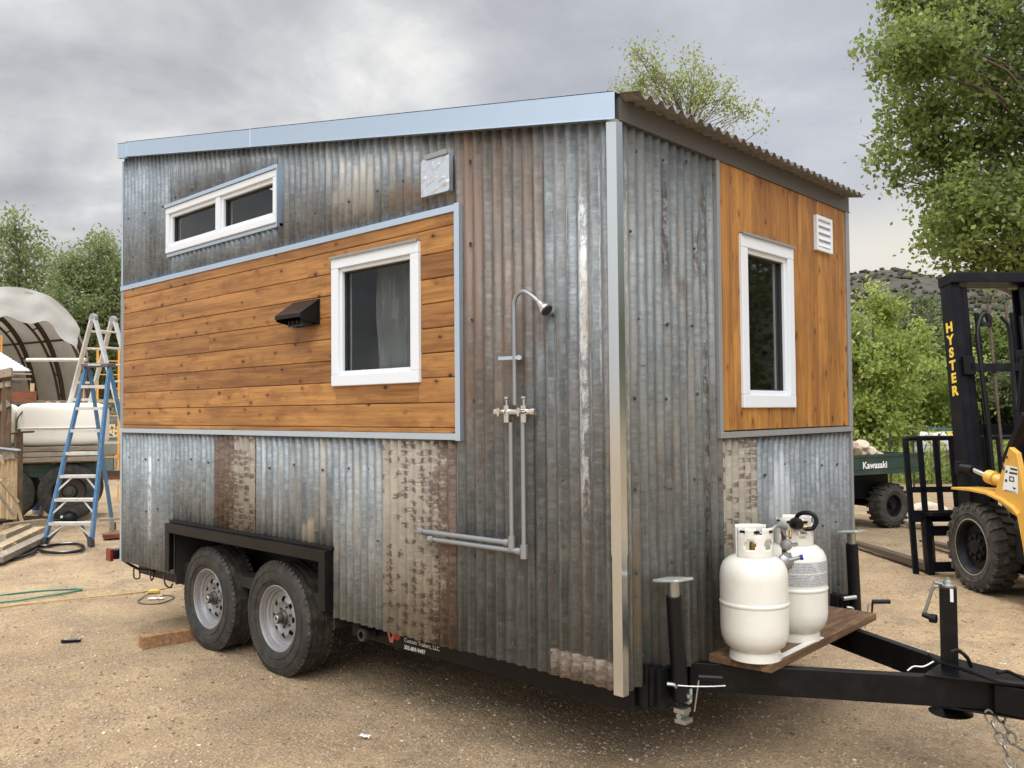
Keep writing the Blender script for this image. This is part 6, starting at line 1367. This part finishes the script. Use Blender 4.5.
# big cottonwood at the right edge
D=14.5; b=gx(1100,D); rt=CR.copy(); rt.z=0; rt.normalize()
def off(px,py,D,b,dy=0):
    p=dep(px,py,D); return (p.x-b.x,p.y-b.y,p.z)
bl=[]
for (px,py,rr,nc) in ((1060,60,2.3,190),(985,70,1.6,130),(930,55,.8,44),(922,120,.75,40),(950,155,1.05,64),(975,215,.95,70),(1030,200,1.5,120),(908,12,.55,24),(960,10,1.0,50),(1100,150,2.0,80),(1000,-60,1.6,60),(882,155,.22,5),(1010,262,.6,26),(960,245,.5,20),(890,50,.45,16)):
    o_=off(px,py,D+random.uniform(-.8,.8),b); bl.append((*o_,rr,rr,rr*.9,nc))
tree('cottonwood_tree','tall leafy cottonwood filling the upper right corner above the forklift',b,11.5,bl,0,.098,64,'cotton',.20,.33,3,lean=(.2,-.2),drop=.25,top0=.35,nlimb=150,fill=.5)
# tree peeping over the roof
D=15.; b=gx(690,D); bl=[]
for (px,py,rr,nc) in ((655,72,.52,26),(640,85,.5,20),(680,88,.60,30),(705,90,.5,24),(640,56,.22,7),(690,62,.25,6),(722,100,.42,14),(742,108,.30,8),(620,92,.3,9),(635,48,.12,2),(690,150,1.6,50),(690,250,1.7,50)):
    o_=off(px,py,D+random.uniform(-.3,.3),b); bl.append((*o_,rr,rr,rr,nc))
tree('slender_tree','sparse pale green treetop rising behind the house roof',b,7.6,bl,0,.055,26,'yellowish',.12,.24,5,top0=.4,nlimb=110,fill=.8)
# right-hand thicket
specs=[(874,22,284,1.15,2.3,'willow','bright yellow-green young tree just right of the house corner'),(903,24,305,1.8,1.6,'willow','bright green bushy tree left of the forklift mast'),(925,27,282,1.5,2.6,'dark','darker green tree with a dense crown left of the mast top'),(958,25,300,1.5,2.4,'dusty','mid green tree seen through the left side of the mast'),(1000,24,300,1.8,2.4,'cotton','green tree filling the view between the mast rails'),(850,27,335,1.4,1.6,'willow','low pale green tree touching the house corner'),(1045,23,290,1.8,2.6,'dark','green tree at the right edge behind the overhead guard')]
for i,(px,D,py,w,_,mm,lab) in enumerate(specs):
    b=gx(px,D); h_=H_(py,D); rr_=random.Random(i*7+1); bl=[(0,0,h_*.45,w*.8,w*.8,h_*.36,90)]+[(rr_.uniform(-w,w)*.8,rr_.uniform(-w,w)*.6,h_*rr_.uniform(.2,.86),w*rr_.uniform(.25,.5),w*rr_.uniform(.25,.5),h_*rr_.uniform(.08,.2),16) for _ in range(13)]+[(rr_.uniform(-w,w)*.5,0,h_*rr_.uniform(.88,.98),.22,.22,h_*.09,6) for _ in range(3)]
    tree('bushy_tree',lab,b,h_,bl,0,.12,60,mm,.11,.33,30+i,group='trees beyond the yard fence on the right',drop=.1,top0=.12,nlimb=70,fill=.5)
# left trees
for i,(px,D,blb,mm,lab,sz,per) in enumerate([
    (18,32,((18,262,1.5,38),(14,232,.8,14),(30,285,1.6,34),(-5,290,2,36),(55,290,1.0,18),(10,330,2.2,50),(-40,270,2,50),(20,380,2.4,40)),'dusty','thin dark tree with many sky gaps at the left edge behind the hoop shelter',.15,42),
    (90,30,((92,285,1.5,56),(110,262,.9,20),(72,270,.7,14),(125,290,1.2,50),(90,320,1.8,90),(60,330,1.3,50),(115,340,1.6,70),(95,380,1.9,80),(98,250,.35,7)),'dusty','full green tree behind the ladders, left of the house',.13,66),
    (140,34,((145,300,2.2,70),(150,350,2.4,80),(180,320,2.4,60)),'dark','dark green tree mostly hidden behind the house corner',.15,60)]):
    b=gx(px,D); bl=[]
    for (x_,y_,rr,nc) in blb: o_=off(x_,y_,D+random.uniform(-1,1),b); bl.append((*o_,rr,rr,rr*.95,nc))
    top=max(v[2]+v[5] for v in bl); tree('broadleaf_tree',lab,b,top,bl,0,sz,per,mm,.22,.6,60+i,group='trees beyond the yard on the left',top0=.3,nlimb=110,fill=.6)
# trees on the near side of the yard, seen reflected in the end window
for i,(x,y,h_,lab) in enumerate([(8.5,14.5,7.5,'broad green tree right of the picture, mirrored in the tall end window'),(13.,22.,9.5,'taller green tree farther right, mirrored in the tall end window')]):
    b=Vector((x,y,0)); tree('yard_tree',lab,b,h_,[(0,0,h_*.6,2.6,2.6,h_*.38,150),(0,0,h_*.3,2.2,2.2,h_*.25,80)],0,.17,50,'dark',.2,.7,80+i,group='trees mirrored in the end window',nlimb=60)
# low growth under the trees (uncountable)
r=np.random.default_rng(77); n=26000; px=r.uniform(835,1060,n); D_a=r.uniform(19.5,26,n); q=np.array([ (gx(float(a),float(d)).x,gx(float(a),float(d)).y) for a,d in zip(px[:1300],D_a[:1300])]); k=r.integers(0,1300,n); hgt=r.random(1300)**1.5*1.1+.15
P=np.stack([q[k,0]+r.normal(0,.18,n),q[k,1]+r.normal(0,.18,n),r.random(n)*hgt[k]],1); a=r.normal(size=(n,3)); a[:,2]=np.abs(a[:,2])+.5; a/=np.linalg.norm(a,axis=1)[:,None]; b=np.cross(a,r.normal(size=(n,3))); b/=np.linalg.norm(b,axis=1)[:,None]; s=r.uniform(.08,.2,(n,1))
V_=np.stack([P-a*s*.5,P+b*s*.2,P+a*s*.5,P-b*s*.2],1).reshape(-1,3); o=mesh_np('undergrowth',V_,np.arange(n*4).reshape(-1,4),LM['willow']); tag(o,'low weeds and shrubs under the trees beyond the fence','undergrowth',kind='stuff')

# ================= wire fence and clutter beyond it =================
fn=empty('wire_fence',gx(890,18.5),0,'wire fence on dark thin posts beyond the utility cart','fence'); 
Pf=[gx(px,18.5+(.1*(k%2))) for k,px in enumerate((840,866,889,912,938,965,1000,1040))]
for q in Pf: m=MB(); m.tube([q,q+Vector((0,0,1.15))],.022,6); m.build('post',M['hub'],fn)
m=MB()
for a,b in zip(Pf[:-1],Pf[1:]):
    for z in (.15,.3,.45,.6,.75,.9,1.05): m.tube([a+Vector((0,0,z)),b+Vector((0,0,z))],.004,4)
    L_n=int((b-a).length/.15)
    for k in range(L_n): c=a.lerp(b,k/L_n); m.tube([c+Vector((0,0,.15)),c+Vector((0,0,1.05))],.003,4)
m.build('wire_mesh',M['hub'],fn)
q=gx(934,21.5); cn=empty('small_canopy',(0,0,0),0,'small low yellow canopy with a white and teal corner behind the forklift backrest','canopy')
m=MB(); zc=H_(424,21.5); m.add([(-.45,-.3,zc),(.50,-.3,zc),(.40,.5,zc+.16),(-.30,.5,zc+.14),(-.45,-.3,zc-.03),(.50,-.3,zc-.03),(.40,.5,zc+.13),(-.30,.5,zc+.11)],[(0,1,2,3),(7,6,5,4),(0,4,5,1),(1,5,6,2),(2,6,7,3),(3,7,4,0)]); L(m,'yellow_top',simple('yellow_canvas',(.68,.44,.08),.7),cn)
m=MB(); m.add([(-.62,.2,zc+.30),(-.40,.1,zc+.18),(-.05,.2,zc+.16),(-.5,.2,zc+.08),(-.62,.22,zc+.30),(-.40,.22,zc+.18),(-.05,.22,zc+.16),(-.5,.22,zc+.08)],[(0,1,2,3),(7,6,5,4),(0,4,5,1),(1,5,6,2),(2,6,7,3),(3,7,4,0)]); L(m,'white_corner',M['paper'],cn)
m=MB(); m.add([(-.60,.23,zc+.32),(.4,.23,zc+.24),(.35,.23,zc+.17),(-.40,.23,zc+.2),(-.60,.26,zc+.32),(.4,.26,zc+.24),(.35,.26,zc+.17),(-.40,.26,zc+.2)],[(0,1,2,3),(7,6,5,4),(0,4,5,1),(1,5,6,2),(2,6,7,3),(3,7,4,0)]); L(m,'teal_panel',simple('teal_cloth',(.05,.15,.17),.7),cn)
m=MB()
for x in (-.42,.46): m.tube([(x,-.28,0),(x,-.28,zc)],.02,6)
m.tube([(.36,.48,0),(.36,.48,zc+.13)],.02,6); m.tube([(-.28,.48,0),(-.28,.48,zc+.13)],.02,6); m.tube([(-.5,.24,0),(-.5,.24,zc+.2)],.02,6); L(m,'canopy_leg',M['zinc'],cn); cn.location=q; cn.rotation_euler=(0,0,R(17))
sk=[(922,21,.30,'leftmost'),(932,20.6,.42,'tallest'),(944,21,.26,'smallest'),(956,21.3,.35,'right')]
for i,(px,D,r_,lab) in enumerate(sk):
    q=gx(px,D); m=MB(); sbox(m,(-r_,-r_*.7,0),(r_,r_*.7,r_*2.6),.5,20,12,.12,i); o=m.build('white_sack',M['paper'],None,smooth=True); o.location=q; tag(o,{'leftmost':'leftmost white bulk sack seen through the bars of the forklift backrest','tallest':'tallest white bulk sack, below the yellow canopy','smallest':'smallest white bulk sack, just left of the mast','right':'white bulk sack directly behind the forklift mast'}[lab],'sack','white sacks beyond the fence')
q=gx(955,20); m=MB(); m.box((-.5,-.1,.62),(.5,.2,.72)); m.box((-.45,-.05,0),(-.38,.15,.619)); m.box((.38,-.05,0),(.45,.15,.619)); o=m.build('wooden_table',M['oldwood_h'],None); o.location=q; o.rotation_euler=(0,0,R(20)); tag(o,'plain wooden work table beyond the fence behind the mast','table')

# ================= sky and light =================
w=bpy.data.worlds.new('World'); sc.world=w; w.use_nodes=True; t=w.node_tree; t.nodes.clear()
class WG(G):
    def __init__(s,t): s.t=t
g=WG(t); out=g.n('ShaderNodeOutputWorld'); bg=g.n('ShaderNodeBackground'); g.l(bg.outputs[0],out.inputs[0])
SUNAZ,SUNEL=R(168),R(50)
sky=g.n('ShaderNodeTexSky'); sky.sky_type='NISHITA'; sky.sun_disc=False; sky.sun_elevation=SUNEL; sky.sun_rotation=PI/2-SUNAZ; sky.air_density=1.0; sky.dust_density=2.0
dv=g.n('ShaderNodeTexCoord').outputs['Generated']; s_=g.sep(dv); z=g.math('MAXIMUM',s_[2],0.0); zz=g.math('ADD',z,.13)
cv=g.comb(g.math('DIVIDE',s_[0],zz),g.math('DIVIDE',s_[1],zz),0.0)
n1=g.noise(g.map(cv,(.62,.62,1),(CLX,CLY,0)),1,8,.50,.7); n2=g.noise(g.map(cv,(1.5,1.5,1),(9.1,4.7,0)),1,7,.6,.3)
f=g.math('ADD',g.math('MULTIPLY',n1,.72),g.math('MULTIPLY',n2,.28))
# brighter, more broken cloud towards the sun
sd=Vector((math.cos(SUNAZ)*math.cos(SUNEL),math.sin(SUNAZ)*math.cos(SUNEL),math.sin(SUNEL)))
def dot(v):
    n=g.n('ShaderNodeVectorMath'); n.operation='DOT_PRODUCT'; g.l(dv,n.inputs[0]); n.inputs[1].default_value=v; return n.outputs['Value']
left=g.ramp(dot((math.cos(R(172)),math.sin(R(172)),0)),.55,1.0)
cont=g.math('ADD',f,g.math('MULTIPLY_ADD',left,.035,-.006))
cl=g.cr(cont,[(0,(.28,.29,.33)),(.38,(.36,.375,.415)),(.45,(.48,.495,.53)),(.515,(.66,.67,.69)),(.57,(.92,.915,.89)),(1,(.98,.95,.90))])
rt_=g.ramp(dot((math.cos(R(112)),math.sin(R(112)),0)),.80,1.0)
cl=g.mix(g.math('MULTIPLY',rt_,.7),cl,(.43,.47,.57))                  # even slate cloud sheet to the right
hz=g.ramp(s_[2],.27,.15); cl=g.mix(g.math('MULTIPLY',hz,g.math('ADD',g.math('MULTIPLY',rt_,.95),.15)),cl,(.83,.80,.73))     # bright gap above the hills
up=g.math('MULTIPLY_ADD',g.ramp(s_[2],.40,.95),UPGAIN,1.0); bk=g.math('MULTIPLY_ADD',g.math('MULTIPLY',g.ramp(dot((-math.cos(R(133)),-math.sin(R(133)),.15)),.05,.9),g.ramp(s_[2],.06,.55)),BKGAIN,1.0)  # sky gain raised overhead and behind the camera, out of view, as added fill
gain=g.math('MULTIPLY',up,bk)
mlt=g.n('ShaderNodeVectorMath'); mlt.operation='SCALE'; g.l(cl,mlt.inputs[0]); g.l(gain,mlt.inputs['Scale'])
sk_=g.n('ShaderNodeVectorMath'); sk_.operation='SCALE'; g.l(sky.outputs[0],sk_.inputs[0]); sk_.inputs['Scale'].default_value=.35
# the cloud deck hides nearly all of the blue: background strength 0.1 on sky, cloud radiance scaled to match
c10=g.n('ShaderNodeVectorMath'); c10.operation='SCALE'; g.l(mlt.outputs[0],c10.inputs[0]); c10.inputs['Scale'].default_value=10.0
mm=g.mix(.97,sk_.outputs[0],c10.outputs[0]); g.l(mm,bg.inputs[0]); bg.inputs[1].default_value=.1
sl=bpy.data.lights.new('sun','SUN'); sl.energy=SUNE; sl.angle=R(12); sl.color=(1,.95,.87); so=bpy.data.objects.new('sun',sl); COL.objects.link(so); so.rotation_euler=sd.to_track_quat('Z','Y').to_euler()
sc.view_settings.view_transform='Standard'; sc.view_settings.look='None'; sc.view_settings.exposure=EXPO; sc.view_settings.gamma=1
sc.cycles.max_bounces=8; sc.cycles.transparent_max_bounces=12

# the plane measured in the photograph is the face of the trims: set the body back by their thickness
house.location+=Vector((-.028,.028,0))
